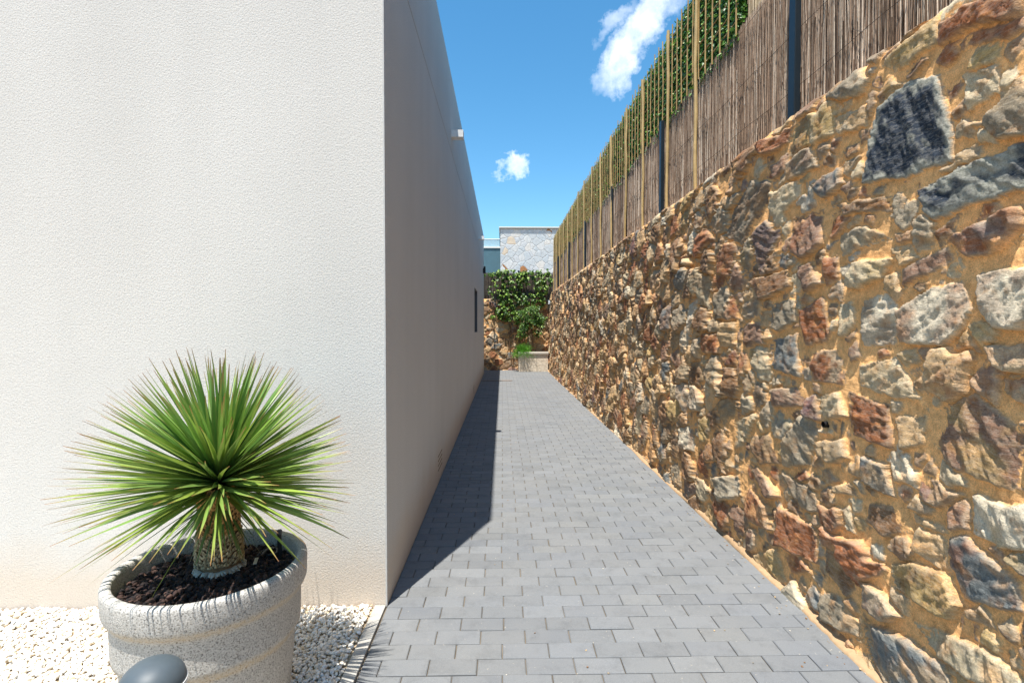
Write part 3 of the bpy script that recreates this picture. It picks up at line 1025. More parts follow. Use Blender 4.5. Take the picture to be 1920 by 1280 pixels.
# outlines of the large stones that can be told apart, metres along the wall and height
HAND = [
    ('slate', [(2.044,2.406),(1.897,2.346),(1.824,2.129),(1.81,1.999),(1.988,2.033),(2.287,2.052),(2.233,2.254),(2.206,2.368)]),
    ('greendark', [(1.968,1.945),(1.559,1.978),(1.481,1.956),(1.474,1.856),(1.682,1.83),(1.875,1.812),(1.919,1.856)]),
    ('grey', [(1.699,2.081),(1.574,2.19),(1.492,2.137),(1.484,2.003),(1.561,1.999),(1.633,2.012)]),
    ('pale', [(1.799,2.285),(1.658,2.26),(1.659,2.167),(1.771,2.152)]),
    ('pale', [(1.732,2.079),(1.666,2.053),(1.647,2.003),(1.724,2.023)]),
    ('tan', [(2.497,2.439),(2.277,2.398),(2.269,2.306),(2.456,2.347)]),
    ('brown', [(2.448,2.269),(2.323,2.256),(2.319,2.214),(2.394,2.203)]),
    ('grey', [(2.568,2.635),(2.354,2.616),(2.273,2.515),(2.297,2.456),(2.578,2.55)]),
    ('ochre', [(2.209,2.557),(2.074,2.578),(1.934,2.586),(1.916,2.475),(2.132,2.483)]),
    ('red', [(1.903,2.536),(1.759,2.515),(1.592,2.449),(1.587,2.383),(1.752,2.427),(1.906,2.462)]),
    ('red', [(1.824,2.417),(1.705,2.392),(1.587,2.383),(1.584,2.336),(1.805,2.377)]),
    ('mauve', [(3.103,2.39),(2.908,2.405),(2.875,2.306),(3.041,2.298)]),
    ('grey', [(2.901,2.339),(2.671,2.359),(2.602,2.232),(2.889,2.222)]),
    ('red', [(3.261,2.583),(2.876,2.532),(2.914,2.458),(3.164,2.465)]),
    ('grey', [(3.349,2.378),(3.079,2.287),(3.08,2.075),(3.417,1.968),(3.687,2.073),(3.575,2.241)]),
    ('blue', [(2.65,2.143),(2.425,2.187),(2.4,2.095),(2.531,2.054)]),
    ('mauve', [(2.834,2.02),(2.562,2.006),(2.526,1.82),(2.714,1.779),(2.837,1.833)]),
    ('brown', [(2.457,2.003),(2.096,1.962),(2.09,1.896),(2.386,1.944)]),
    ('grey', [(2.41,1.854),(2.245,1.863),(2.081,1.783),(2.385,1.755)]),
    ('tan', [(2.07,1.8),(1.978,1.8),(1.986,1.757),(2.056,1.765)]),
    ('pale', [(2.318,1.704),(2.075,1.709),(2.118,1.631),(2.264,1.586),(2.341,1.613)]),
    ('mauve', [(2.023,1.657),(1.819,1.704),(1.787,1.643),(2.006,1.583)]),
    ('red', [(1.821,1.728),(1.547,1.796),(1.543,1.741),(1.594,1.667),(1.734,1.644)]),
    ('white', [(1.673,1.598),(1.534,1.609),(1.456,1.579),(1.447,1.449),(1.521,1.417),(1.591,1.411),(1.656,1.478)]),
    ('white', [(2.23,1.534),(2.1,1.564),(2.022,1.504),(2.034,1.36),(2.2,1.347),(2.238,1.455)]),
    ('white', [(2.028,1.495),(1.866,1.562),(1.746,1.568),(1.706,1.488),(1.717,1.42),(1.792,1.348),(2.011,1.36)]),
    ('pale', [(2.389,1.533),(2.319,1.545),(2.269,1.486),(2.278,1.416),(2.366,1.374)]),
    ('red', [(2.687,1.514),(2.521,1.574),(2.434,1.395),(2.498,1.339),(2.628,1.325)]),
    ('grey', [(2.986,1.553),(2.756,1.578),(2.732,1.443),(2.895,1.394),(2.998,1.434)]),
    ('mauve', [(2.731,1.745),(2.612,1.753),(2.509,1.64),(2.636,1.605)]),
    ('red', [(2.521,1.763),(2.419,1.77),(2.408,1.651),(2.49,1.627)]),
    ('brown', [(3.279,1.712),(2.861,1.736),(2.805,1.631),(3.093,1.586)]),
    ('pale', [(1.64,1.36),(1.519,1.377),(1.442,1.371),(1.437,1.3),(1.582,1.29)]),
    ('pale', [(2.231,1.262),(2.019,1.306),(1.88,1.148),(1.992,1.144),(2.215,1.172)]),
    ('pale', [(2.491,1.093),(2.348,1.122),(2.286,1.024),(2.449,0.972)]),
    ('red', [(2.287,1.13),(2.03,1.118),(2.003,0.946),(2.263,0.958)]),
    ('tan', [(2.47,0.867),(2.294,0.916),(2.252,0.843),(2.355,0.794),(2.454,0.807)]),
    ('tan', [(1.999,1.07),(1.864,1.092),(1.856,0.988),(1.95,0.947)]),
    ('mauve', [(1.852,1.094),(1.664,1.202),(1.501,1.113),(1.465,0.944),(1.591,0.93),(1.721,0.928),(1.858,1.017)]),
    ('blue', [(2.149,0.88),(2.01,0.871),(1.974,0.758),(2.14,0.771)]),
    ('purple', [(1.871,0.888),(1.695,0.847),(1.794,0.778),(1.877,0.808)]),
    ('tan', [(1.894,0.724),(1.769,0.731),(1.725,0.711),(1.88,0.69)]),
    ('brown', [(2.125,0.687),(1.97,0.718),(1.889,0.657),(2.001,0.593),(2.125,0.599)]),
    ('white', [(1.659,0.867),(1.486,0.899),(1.426,0.903),(1.418,0.773),(1.477,0.762),(1.578,0.744),(1.645,0.751)]),
    ('blue', [(1.724,0.694),(1.667,0.726),(1.574,0.688),(1.491,0.662),(1.47,0.58),(1.652,0.523),(1.718,0.607)]),
    ('ochre', [(1.973,0.501),(1.881,0.552),(1.714,0.563),(1.66,0.493),(1.684,0.427),(1.945,0.411)]),
    ('white', [(2.095,0.522),(2.025,0.552),(2.013,0.493),(2.076,0.476)]),
    ('purple', [(2.127,0.354),(2.01,0.369),(1.9,0.325),(1.986,0.255),(2.103,0.255)]),
    ('brown', [(2.384,0.391),(2.282,0.398),(2.171,0.31),(2.231,0.233),(2.365,0.288)]),
    ('grey', [(2.402,0.158),(2.265,0.216),(2.127,0.175),(2.121,0.112),(2.362,0.054)]),
    ('blue', [(2.105,0.193),(1.87,0.262),(1.712,0.266),(1.646,0.178),(1.874,0.012),(2.026,0.062)]),
    ('pale', [(1.851,0.332),(1.741,0.367),(1.521,0.415),(1.452,0.39),(1.448,0.338),(1.581,0.293),(1.734,0.279)]),
    ('tan', [(1.641,0.495),(1.598,0.535),(1.535,0.487),(1.638,0.462)]),
    ('tan', [(2.497,0.719),(2.39,0.76),(2.303,0.724),(2.402,0.683)]),
    ('tan', [(2.327,0.693),(2.226,0.735),(2.188,0.689),(2.324,0.658)]),
    ('red', [(1.576,1.261),(1.512,1.271),(1.457,1.264),(1.453,1.197),(1.507,1.197),(1.569,1.221)]),
    ('pale', [(2.283,0.611),(2.233,0.634),(2.183,0.532),(2.241,0.532)]),
    ('blue', [(3.023,1.343),(2.723,1.383),(2.647,1.163),(2.931,1.175)]),
    ('red', [(2.598,1.301),(2.326,1.326),(2.311,1.163),(2.556,1.154)]),
    ('mauve', [(3.368,1.444),(3.112,1.451),(3.04,1.323),(3.305,1.295)]),
    ('red', [(4.021,1.363),(3.691,1.389),(3.671,1.237),(3.969,1.223)]),
    ('tan', [(3.644,1.448),(3.465,1.456),(3.444,1.291),(3.65,1.284)]),
    ('mauve', [(2.937,1.061),(2.608,1.116),(2.598,1.016),(2.909,0.971)]),
    ('grey', [(2.788,0.79),(2.623,0.979),(2.482,0.937),(2.541,0.728),(2.775,0.667)]),
    ('brown', [(3.193,0.723),(2.964,0.81),(2.809,0.676),(3.017,0.604)]),
    ('pale', [(3.477,0.753),(3.053,0.93),(3.231,0.673),(3.41,0.611)]),
    ('grey', [(3.639,0.347),(3.296,0.467),(3.238,0.357),(3.514,0.223)]),
    ('mauve', [(3.177,0.583),(3.055,0.594),(2.79,0.5),(2.888,0.45)]),
    ('grey', [(2.805,0.641),(2.477,0.616),(2.443,0.531),(2.575,0.502)]),
    ('red', [(2.784,0.447),(2.46,0.445),(2.431,0.281),(2.762,0.239)]),
    ('ochre', [(3.053,0.058),(2.792,0.208),(2.679,0.062),(2.839,0.002)]),
    ('red', [(3.202,0.431),(2.884,0.414),(2.835,0.282),(3.137,0.246)]),
    ('white', [(4.418,0.551),(4.124,0.634),(4.027,0.444),(4.315,0.404)]),
    ('red', [(4.071,0.512),(3.837,0.489),(3.723,0.323),(3.934,0.262)]),
    ('red', [(2.76,0.221),(2.609,0.268),(2.466,0.233),(2.626,0.14)]),
]

# right-hand retaining wall: columns get wider apart with distance
cols = [0.85]
while cols[-1] < Y_BACK:
    y_ = cols[-1]
    cols.append(y_ + min(max(0.0042*(y_/1.5)**2, 0.0042), 0.022))
cols = [c_ for c_ in np.arange(-1.5, 0.85, 0.02)] + cols
s_right = np.array(cols)
wall_r = tag(empty('stone_wall', (X_WALL, 8.0, 0)), 'long rubble stone retaining wall in sandy mortar along the right of the path', 'stone wall')
rubble_wall('masonry', wall_r, s_right, 2.615, 'x', 1.533, HAND, 31, 1.0, 0.36, 0.0068)
MB().tube([(1.546, 2.43, 0.939), (1.66, 2.43, 0.941)], 0.0150, 20, cap=False).build('drain_pipe', M['black'], wall_r, smooth=True)

# wall across the end of the path
wall_b = tag(empty('stone_wall', (1.0, Y_BACK, 0)), 'rubble stone wall closing the far end of the path behind the ivy', 'stone wall')
rubble_wall('masonry', wall_b, np.arange(-3.4, 1.56, 0.018), 2.40, 'y', Y_BACK, [], 77, 1.15, 0.36, 0.015, 1.1)

tag(MB().box(1.91, 40, -3, 60, -.05, 2.40).build('terrain', M['soil']), kind='structure')
tag(MB().box(-40, 1.90, Y_BACK+.37, 60, -.05, 2.25).build('terrain', M['soil']), kind='structure')


# ------------------------------------------------------------------ brushwood fences
def sticks(name, parent, s0, s1, zb, zt, base, axis, layers, pitch, rad, mat, cols_, seed, thick=0.03, top_jit=0.03, segs=4):
    g = np.random.default_rng(seed)
    n = int((s1-s0)/pitch)*layers
    s = g.uniform(s0, s1, n)
    dep = g.uniform(0, thick, n)
    lean = g.normal(0, 0.009, n)
    k = segs+1
    t = np.linspace(0, 1, k)
    tops = zt - np.abs(g.normal(0, top_jit, n)) + top_jit*0.5
    bots = zb + np.where(g.random(n) < 0.35, g.uniform(0, 0.6*(zt-zb), n), 0)
    short = g.random(n) < 0.32
    tops = np.where(short, zt-g.uniform(0.05, 0.38, n)*(zt-zb), tops)
    Zs = bots[:, None] + (tops-bots)[:, None]*t
    bend = np.cumsum(g.normal(0, 0.0035, (n, k)), 1)
    Ss = s[:, None] + lean[:, None]*t*2 + bend
    Ds = dep[:, None] + np.cumsum(g.normal(0, 0.002, (n, k)), 1)
    rr = rad*g.uniform(0.55, 1.35, n)
    a = np.arange(3)*2.094 + 0.5
    P = np.empty((n, k, 3, 3))
    tap = 1-0.45*t
    w = rr[:, None, None]*tap[None, :, None]
    ps = Ss[..., None] + w*np.cos(a)
    pd = Ds[..., None] + w*np.sin(a)
    pz = np.repeat(Zs[..., None], 3, -1)
    if axis == 'x':
        P[..., 0], P[..., 1], P[..., 2] = base+pd, ps, pz
    else:
        P[..., 0], P[..., 1], P[..., 2] = ps, base+pd, pz
    off = (np.arange(n)*k*3)[:, None, None]
    i, j = np.meshgrid(np.arange(k-1), np.arange(3), indexing='ij')
    f = np.stack([i*3+j, i*3+(j+1) % 3, (i+1)*3+(j+1) % 3, (i+1)*3+j], -1).reshape(1, -1, 4)
    Fq = (f+off).reshape(-1, 4)
    pal = np.array(cols_)
    c = pal[g.integers(0, len(pal), n)]*g.uniform(0.65, 1.35, (n, 1))
    C = (np.repeat(c, k*3, 0).reshape(n, k, 3, 3)*g.uniform(0.68, 1.35, (n, k, 1, 1))).reshape(-1, 3)
    return mesh_np(name, P.reshape(-1, 3), Fq, mat, parent=parent, smooth=False, col=C)


BRUSH = [(0.32, 0.22, 0.155), (0.24, 0.16, 0.11), (0.40, 0.30, 0.225), (0.14, 0.09, 0.062), (0.58, 0.48, 0.38), (0.28, 0.19, 0.13)]
REED = [(0.46, 0.36, 0.23), (0.40, 0.30, 0.19), (0.52, 0.42, 0.29), (0.33, 0.24, 0.15), (0.44, 0.35, 0.22)]
X_F, F_TOP, W_TOP = 1.735, 3.60, 2.60
post_y = [0.49, 3.01, 5.52, 8.04, 10.6, 13.15, 15.7]
fence = tag(empty('brushwood_fence', (X_F, 8, W_TOP)), 'dry brushwood fence on dark metal posts on top of the long stone wall', 'fence')
edges = [-1.4]+post_y+[17.2]
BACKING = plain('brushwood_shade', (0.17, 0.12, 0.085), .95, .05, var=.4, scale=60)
for i, (a_, b_) in enumerate(zip(edges[:-1], edges[1:])):
    near_ = a_ < 5.5
    p_ = sticks('brushwood_panel', fence, a_, b_, W_TOP-.04, F_TOP, X_F, 'x', 4, 0.0032 if near_ else 0.0065, 0.00165 if near_ else 0.0030, M['stick'], BRUSH, 200+i, 0.03, 0.02)
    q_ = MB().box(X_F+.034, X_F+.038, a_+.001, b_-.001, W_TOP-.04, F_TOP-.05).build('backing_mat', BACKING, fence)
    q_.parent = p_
for y_ in post_y:
    MB().box(X_F-.040, X_F-.003, y_-.032, y_+.032, W_TOP-.10, F_TOP+.02, bevel=.004).build('post', M['post'], fence)
wb = MB()
for z_ in (W_TOP+.22, W_TOP+.55, F_TOP-.06):
    pts = [(X_F-.006+.003*math.sin(y_*9+z_), y_, z_+.006*math.sin(y_*5+z_*3)) for y_ in np.arange(-1.3, 17.2, .1)]
    wb.tube(pts, .0013, 5)
for y_ in np.arange(0.6, 17, .62):          # twisted wire ends
    for z_ in (W_TOP+.22, W_TOP+.55):
        wb.tube([(X_F-.006, y_, z_), (X_F-.03, y_+.03, z_+.03), (X_F-.045, y_+.02, z_+.07)], .0016, 4)
wb.build('wire', M['wire'], fence)

# ------------------------------------------------------------------ leaves
def leaf_cloud(name, parent, P, Nrm, size, cols_, seed, mat=None, fold=0.25, asp=0.62, jit=0.6):
    """one folded six-vertex leaf at each point, roughly facing Nrm and hanging down"""
    g = np.random.default_rng(seed)
    n = len(P)
    Nn = np.asarray(Nrm) + g.normal(0, jit, (n, 3))
    Nn /= np.linalg.norm(Nn, axis=1)[:, None]
    dn = np.array((0, 0, -1.0)) + g.normal(0, .6, (n, 3))
    T = dn - (dn*Nn).sum(1)[:, None]*Nn
    T /= np.linalg.norm(T, axis=1)[:, None]
    B = np.cross(Nn, T)
    L_ = size*g.uniform(.6, 1.25, n)
    W_ = L_*asp*g.uniform(.8, 1.2, n)
    loc = np.array([(0, 0, 0), (.38, .5, fold), (.75, .34, fold*.7), (1, 0, -.12), (.75, -.34, fold*.7), (.38, -.5, fold), (.5, 0, 0)])
    V = P[:, None] + T[:, None]*(loc[None, :, 0:1]*L_[:, None, None]) + B[:, None]*(loc[None, :, 1:2]*W_[:, None, None]) + Nn[:, None]*(loc[None, :, 2:3]*W_[:, None, None]*.8)
    f = np.array([(0, 1, 6), (1, 2, 6), (2, 3, 6), (3, 4, 6), (4, 5, 6), (5, 0, 6)])
    Fq = (f[None]+(np.arange(n)*7)[:, None, None]).reshape(-1, 3)
    pal = np.array(cols_)
    c = pal[g.integers(0, len(pal), n)]*g.uniform(.7, 1.3, (n, 1))
    return mesh_np(name, V.reshape(-1, 3), Fq, mat or M['leaf'], parent=parent, smooth=True, col=np.repeat(c, 7, 0))


# artificial hedge on a willow trellis above the brushwood
H_TOP = 4.48
HY0 = 3.80
trel = tag(empty('trellis_hedge', (X_F, 10, F_TOP)), 'green leaf screen on a bamboo trellis above the brushwood fence', 'trellis')
g_ = np.random.default_rng(5)
n_ = 52000
yy_ = HY0 + (17.1-HY0)*g_.random(n_)**1.45
zz_ = g_.uniform(F_TOP-.07, H_TOP-.02, n_) + g_.normal(0, .012, n_)
P_ = np.stack([X_F+.004+g_.uniform(0, .06, n_), yy_, zz_], 1)
leaf_cloud('foliage', trel, P_, np.array([[-1, -.25, .25]]), 0.034, [(0.08, .21, .03), (.05, .15, .025), (.13, .28, .045), (.035, .10, .02), (.20, .34, .05)], 6)
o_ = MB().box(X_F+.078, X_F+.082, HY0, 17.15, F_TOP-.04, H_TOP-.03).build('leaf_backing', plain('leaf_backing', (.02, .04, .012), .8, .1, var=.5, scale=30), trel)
sl = MB()
k_ = 0
y_ = HY0
while y_ < 17.1:
    w_ = .0085
    dz_ = g_.normal(0, .012)
    sl.tube([(X_F-.010, y_, F_TOP-.03+dz_), (X_F-.010, y_+g_.normal(0, .009), H_TOP-.45), (X_F-.010, y_+g_.normal(0, .012), H_TOP-.01+dz_*1.5)], .0064, 6)
    y_ += .143+g_.normal(0, .006)
sl.build('upright_slat', M['slat'], trel)
sl = MB()
z_ = F_TOP+.07
while z_ < H_TOP-.02:
    pts = [(X_F+.003, t_, z_+.008*math.sin(t_*1.7+z_*9)) for t_ in np.arange(HY0, 17.15, .45)]
    sl.tube(pts, .0054, 5)
    z_ += .118
sl.build('cross_slat', M['slat'], trel)
poles_y = [4.52, 5.30, 6.21, 7.09, 8.02, 8.88, 9.8, 10.7, 11.6, 12.5, 13.4, 14.3, 15.2, 16.1, 17.0]
for i, y_ in enumerate(poles_y):
    ln = g_.normal(0, .012)
    top = H_TOP + g_.uniform(-.10, -.01)
    pts = [(X_F-.034+g_.normal(0, .003), y_+ln*(z_-3)*1.6+.012*math.sin(z_*2.2+i)+g_.normal(0, .003), z_) for z_ in np.linspace(W_TOP-.02, top, 9)]
    MB().tube(pts, [.0155*(1+.10*math.sin(q*2.3+i)) for q in range(9)], 8).build('bamboo_pole', M['bamboo'], trel, smooth=True)

# reed screen that carries on nearer than the trellis
reed = tag(empty('reed_screen', (X_F+.12, 1.5, F_TOP)), 'pale upright reed screen above the brushwood fence at the near end', 'reed screen')
sticks('reeds', reed, -1.4, HY0-.02, F_TOP-.15, 4.7, X_F+.06, 'x', 3, .006, .0032, M['stick'], REED, 401, .03, .015)
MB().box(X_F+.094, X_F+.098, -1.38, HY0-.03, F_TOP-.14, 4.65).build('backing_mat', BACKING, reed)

# brushwood along the top of the far wall
fb = tag(empty('brushwood_fence', (0, Y_BACK+.1, 2.4)), 'weathered grey brushwood fence on the far wall, half covered with ivy', 'fence')
sticks('brushwood_panel', fb, -3.3, 1.72, 2.36, 3.30, Y_BACK+.08, 'y', 3, .010, .0055, M['stick'], [(0.26, 0.225, 0.19), (0.20, 0.17, 0.14), (0.33, 0.29, 0.25), (0.15, .12, .10)], 402, .04, .02)
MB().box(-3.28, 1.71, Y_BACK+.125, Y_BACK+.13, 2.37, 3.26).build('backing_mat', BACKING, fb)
for x_ in (-2.9, -1.2, 0.55):
    MB().box(x_-.03, x_+.03, Y_BACK+.03, Y_BACK+.075, 2.30, 3.36, bevel=.004).build('post', M['post'], fb)
wf = MB()
for z_ in (2.62, 2.98):
    wf.tube([(x_, Y_BACK+.066+.003*math.sin(x_*9), z_+.01*math.sin(x_*3)) for x_ in np.arange(-3.3, 1.6, .2)], .003, 5)
wf.build('wire', M['wire'], fb)

# ------------------------------------------------------------------ planting at the far end
GI = [(0.11, .22, .03), (.05, .12, .02), (.19, .31, .045), (.28, .40, .07), (.035, .085, .015)]
ivy = tag(empty('ivy', (0.6, Y_BACK-.1, 0)), 'glossy climbing ivy hanging over the far brushwood fence and stone wall', 'climbing plant')
blobs = [(.35, 2.95, .36, .42, 800), (.70, 3.08, .40, .24, 450), (-.10, 3.16, .30, .16, 160), (.25, 2.45, .34, .36, 700), (.12, 2.02, .32, .34, 800), (.40, 1.85, .22, .28, 380),
         (-.28, 2.72, .22, .34, 150), (1.28, 2.75, .22, .62, 620), (1.55, 3.05, .14, .35, 260), (.85, 2.42, .40, .22, 330), (-.35, 1.86, .14, .10, 60), (.1, 3.28, .55, .09, 260), (1.0, 3.25, .5, .10, 330), (-.4, 3.25, .3, .07, 90)]
P_ = []
for cx_, cz_, rx_, rz_, n_ in blobs:
    for q in range(n_):
        a_, r_ = g_.uniform(0, 6.283), g_.random()**.6
        x_, z_ = cx_+rx_*r_*math.cos(a_), cz_+rz_*r_*math.sin(a_)
        if x_ > 1.5 and z_ < 2.5:
            continue
        if math.sin(x_*23+z_*9)+math.sin(z_*31-x_*7)+math.sin(x_*9+2)*.5 < .0:
            continue
        P_.append((x_, Y_BACK-.06-.26*g_.random()*(1-r_*.6), z_))
leaf_cloud('foliage', ivy, np.array(P_), np.array([[-.1, -1, .45]]), .085, GI, 9, asp=.8)
st = MB()
for x0_, x1_, z0_, z1_ in ((.30, .25, 0.05, 3.1), (.36, .75, 0.05, 3.2), (.28, -.2, 1.2, 3.2), (1.2, 1.3, 1.6, 3.2)):
    st.tube([(x0_+(x1_-x0_)*t_**1.5+.05*math.sin(t_*9+x0_*7), Y_BACK-.07-.03*math.sin(t_*5), z0_+(z1_-z0_)*t_) for t_ in np.linspace(0, 1, 12)], [.016*(1-.6*t_) for t_ in np.linspace(0, 1, 12)], 6)
st.build('stem', M['bark'], ivy, smooth=True)

tree = tag(empty('citrus_tree', (1.00, 16.93, .5)), 'small bushy tree with bright green leaves growing from the far planter', 'tree')
tb = MB()
tips = []
tb.tube([(1.02, 16.93, .5), (1.01, 16.92, .85), (.98, 16.92, 1.15), (.96, 16.92, 1.4)], [.032, .028, .024, .018], 8)
for q in range(11):
    a_ = q*2.4
    z0_ = 1.0+.05*q
    e_ = (1.0+.36*math.cos(a_)*(1 if q % 2 else .6)-.05, 16.92+.16*math.sin(a_), z0_+.30+.10*(q % 4))
    tb.tube([(1.0, 16.92, z0_), (1.0+(e_[0]-1.0)*.5, 16.92+(e_[1]-16.92)*.5, z0_+.2), e_], [.012, .009, .004], 5)
    tips.append(e_)
tips += [(1.0, 16.92, 2.05), (.86, 16.9, 1.72), (1.2, 16.9, 1.55), (.72, 16.9, 1.45), (1.08, 16.88, 1.85), (.66, 16.9, 1.22), (1.27, 16.9, 1.75)]
tb.build('trunk', M['bark'], tree, smooth=True)
P_ = []
for e_ in tips:
    for q in range(110):
        d_ = g_.normal(0, 1, 3)
        d_ = d_/np.linalg.norm(d_)*g_.random()**.45*.19
        P_.append((min(e_[0]+d_[0], 1.46), e_[1]+d_[1]*.9, e_[2]+d_[2]))
leaf_cloud('crown', tree, np.array(P_), np.array([[-.2, -.8, .7]]), .070, [(.08, .18, .025), (.05, .13, .02), (.13, .25, .04), (.19, .30, .06), (.035, .09, .02)], 11, asp=.55, jit=.7)

pl_m, N_, L_, b_ = mat_base('split_stone', (.5, .45, .37), .9, .15)
nn_ = n_noise(N_, L_, 14, 6, .6)
rr_ = n_ramp(N_, L_, nn_.outputs['Fac'], [(.3, (.56, .47, .36)), (.7, (.74, .65, .52))])
L_.new(rr_.outputs[0], b_.inputs['Base Color'])
n_bump(N_, L_, b_, nn_.outputs['Fac'], .8, .02)
plb = tag(empty('planter', (1.0, 16.7, 0)), 'low pale stone planter box in the far right corner of the path', 'planter')
bx = MB()
x_ = 0.530
for w_ in (.17, .42, .38):
    bx.box(x_+.003, min(x_+w_, 1.49)-.003, 16.62, 16.72, 0.0, .575, bevel=.006)
    x_ += w_
bx.box(.532, .63, 16.722, 17.24, 0.0, .575, bevel=.006)
bx.build('stone_block', pl_m, plb)
MB().box(.51, 1.50, 16.58, 16.76, .578, .645, bevel=.008).build('coping', plain('coping', (.58, .53, .46), .8, .2, var=.1, scale=20, bump=.3), plb)
MB().box(.64, 1.50, 16.762, 17.24, .35, .56).build('soil', M['soil'], plb)

fern = tag(empty('asparagus_fern', (.66, 16.78, .56)), 'feathery bright green fern spilling over the far planter', 'fern')
fb_ = MB()
V_, F_, C_ = [], [], []
for q in range(760):
    a_ = g_.uniform(0, 6.283)
    ln_ = g_.uniform(.22, .44)
    el_ = g_.uniform(.2, 1.4)
    d_ = np.array((math.cos(a_)*math.cos(el_), math.sin(a_)*math.cos(el_), math.sin(el_)))
    p_ = np.array((.66+g_.normal(0, .07), 16.74+g_.normal(0, .05), .60))
    pts = [p_ + d_*ln_*t_ + np.array((0, 0, -.26*t_*t_*math.cos(el_))) for t_ in (0, .33, .66, 1)]
    sd = np.array((-math.sin(a_), math.cos(a_), 0))
    c_ = np.array((.14, .36, .04))*g_.uniform(.5, 1.4)
    for t_ in range(3):
        for r_ in range(7):
            b0 = pts[t_]*(1-r_/7)+pts[t_+1]*(r_/7)
            s_ = sd*g_.choice([-1, 1])+g_.normal(0, .5, 3)
            tip = b0+s_*.028
            n0 = len(V_)
            V_ += [b0-d_*.004, b0+d_*.004, tip]
            F_.append((n0, n0+1, n0+2))
            C_ += [c_]*3
    for t_ in range(3):
        n0 = len(V_)
        V_ += [pts[t_]-sd*.003, pts[t_]+sd*.003, pts[t_+1]]
        F_.append((n0, n0+1, n0+2))
        C_ += [c_*.8]*3
mesh_np('fronds', np.array(V_), np.array(F_), M['leaf'], parent=fern, col=np.array(C_))

# ------------------------------------------------------------------ neighbouring house beyond
fm, N_, L_, b_ = mat_base('flagstone_cladding', (.5, .52, .53), .8, .25)
tc_ = N_.new('ShaderNodeTexCoord')
nw = n_noise(N_, L_, 2.5, 3, .5, tc_.outputs['Object'])
wv = N_.new('ShaderNodeVectorMath')
wv.operation = 'MULTIPLY_ADD'
L_.new(nw.outputs['Color'], wv.inputs[0])
wv.inputs[1].default_value = (.16, .16, .16)
L_.new(tc_.outputs['Object'], wv.inputs[2])
ve = N_.new('ShaderNodeTexVoronoi')
ve.feature = 'DISTANCE_TO_EDGE'
vc = N_.new('ShaderNodeTexVoronoi')
for v_ in (ve, vc):
    v_.inputs['Scale'].default_value = 3.1
    L_.new(wv.outputs[0], v_.inputs['Vector'])
sp = N_.new('ShaderNodeSeparateColor')
L_.new(vc.outputs['Color'], sp.inputs[0])
cr = n_ramp(N_, L_, sp.outputs[0], [(0, (.50, .53, .54)), (.3, (.58, .59, .58)), (.55, (.48, .52, .54)), (.74, (.62, .60, .56)), (.84, (.54, .56, .57)), (.955, (.62, .52, .40)), (.985, (.36, .17, .07))], 'CONSTANT')
nv = n_noise(N_, L_, 7, 5, .6, tc_.outputs['Object'])
rv = n_ramp(N_, L_, nv.outputs['Fac'], [(.3, .84), (.7, 1.12)])
cc_ = n_mix(N_, L_, 1.0, cr.outputs[0], rv.outputs[0], 'MULTIPLY')
er = n_ramp(N_, L_, ve.outputs['Distance'], [(0, .35), (.012, .25), (.03, 0.0)])
cc_ = n_mix(N_, L_, er.outputs[0], cc_, (.30, .27, .23))
L_.new(cc_, b_.inputs['Base Color'])
hb = n_ramp(N_, L_, ve.outputs['Distance'], [(0, 0.0), (.07, 1.0)])
n_bump(N_, L_, b_, hb.outputs[0], .4, .03)

nh = tag(empty('house', (1.5, 26, 2.25)), 'neighbouring house with pale flagstone cladding rising behind the ivy', 'house')
MB().box(-.10, 7.5, 26.0, 33, 2.20, 6.44).build('stone_facade', fm, nh)
MB().box(-.14, 7.56, 25.95, 33.05, 6.442, 6.48).build('flashing', plain('grey_flashing', (.25, .28, .29), .5, .4), nh)
MB().box(-.17, 7.60, 25.92, 33.08, 6.482, 6.53).build('cornice', M['white'], nh)
MB().box(-9.0, -.102, 27.0, 33, 2.20, 5.62).build('side_wall', plain('blue_grey_render', (.085, .165, .205), .8, .2, var=.08, scale=4, bump=.2), nh)
MB().box(-9.0, -.102, 26.96, 27.2, 5.622, 5.70).build('coping', M['white'], nh)
rg, N_, L_, b_ = mat_base('balustrade_glass', (.42, .56, .60), .08, .5)
b_.inputs['Alpha'].default_value = .55
rail = MB()
for q in range(6):
    x1_ = -.16-q*1.05
    rail.box(x1_-1.03, x1_, 27.05, 27.065, 5.72, 6.08)
rail.build('glass_balustrade', rg, nh)
MB().tube([(-9, 27.057, 6.095), (-.11, 27.057, 6.095)], .02, 8).build('handrail', M['white'], nh)

# ------------------------------------------------------------------ the big pot with its yucca
POT_C = (-1.058, 1.863)
pot_m, N_, L_, b_ = mat_base('washed_concrete', (.5, .48, .44), .85, .2)
tc_ = N_.new('ShaderNodeTexCoord')
P0 = tc_.outputs['Object']
ag = n_noise(N_, L_, 210, 3, .6, P0)
ar = n_ramp(N_, L_, ag.outputs['Fac'], [(.32, (.13, .12, .11)), (.43, (.40, .38, .345)), (.55, (.54, .515, .475)), (.75, (.64, .62, .58))])
sp_ = N_.new('ShaderNodeSeparateXYZ')
L_.new(P0, sp_.inputs[0])
wn_ = n_noise(N_, L_, 6, 4, .6, P0)
ma = N_.new('ShaderNodeMath')
ma.operation = 'MULTIPLY_ADD'
L_.new(wn_.outputs['Fac'], ma.inputs[0])
ma.inputs[1].default_value = .028
L_.new(sp_.outputs['Z'], ma.inputs[2])
bands = n_ramp(N_, L_, ma.outputs[0], [(.285, 0.0), (.297, .6), (.318, .5), (.334, 0.0), (.446, 0.0), (.458, .55), (.472, .45), (.488, 0.0)])
sn_ = n_noise(N_, L_, 70, 3, .6, P0)
ml = N_.new('ShaderNodeMath')
ml.operation = 'MULTIPLY'
L_.new(bands.outputs[0], ml.inputs[0])
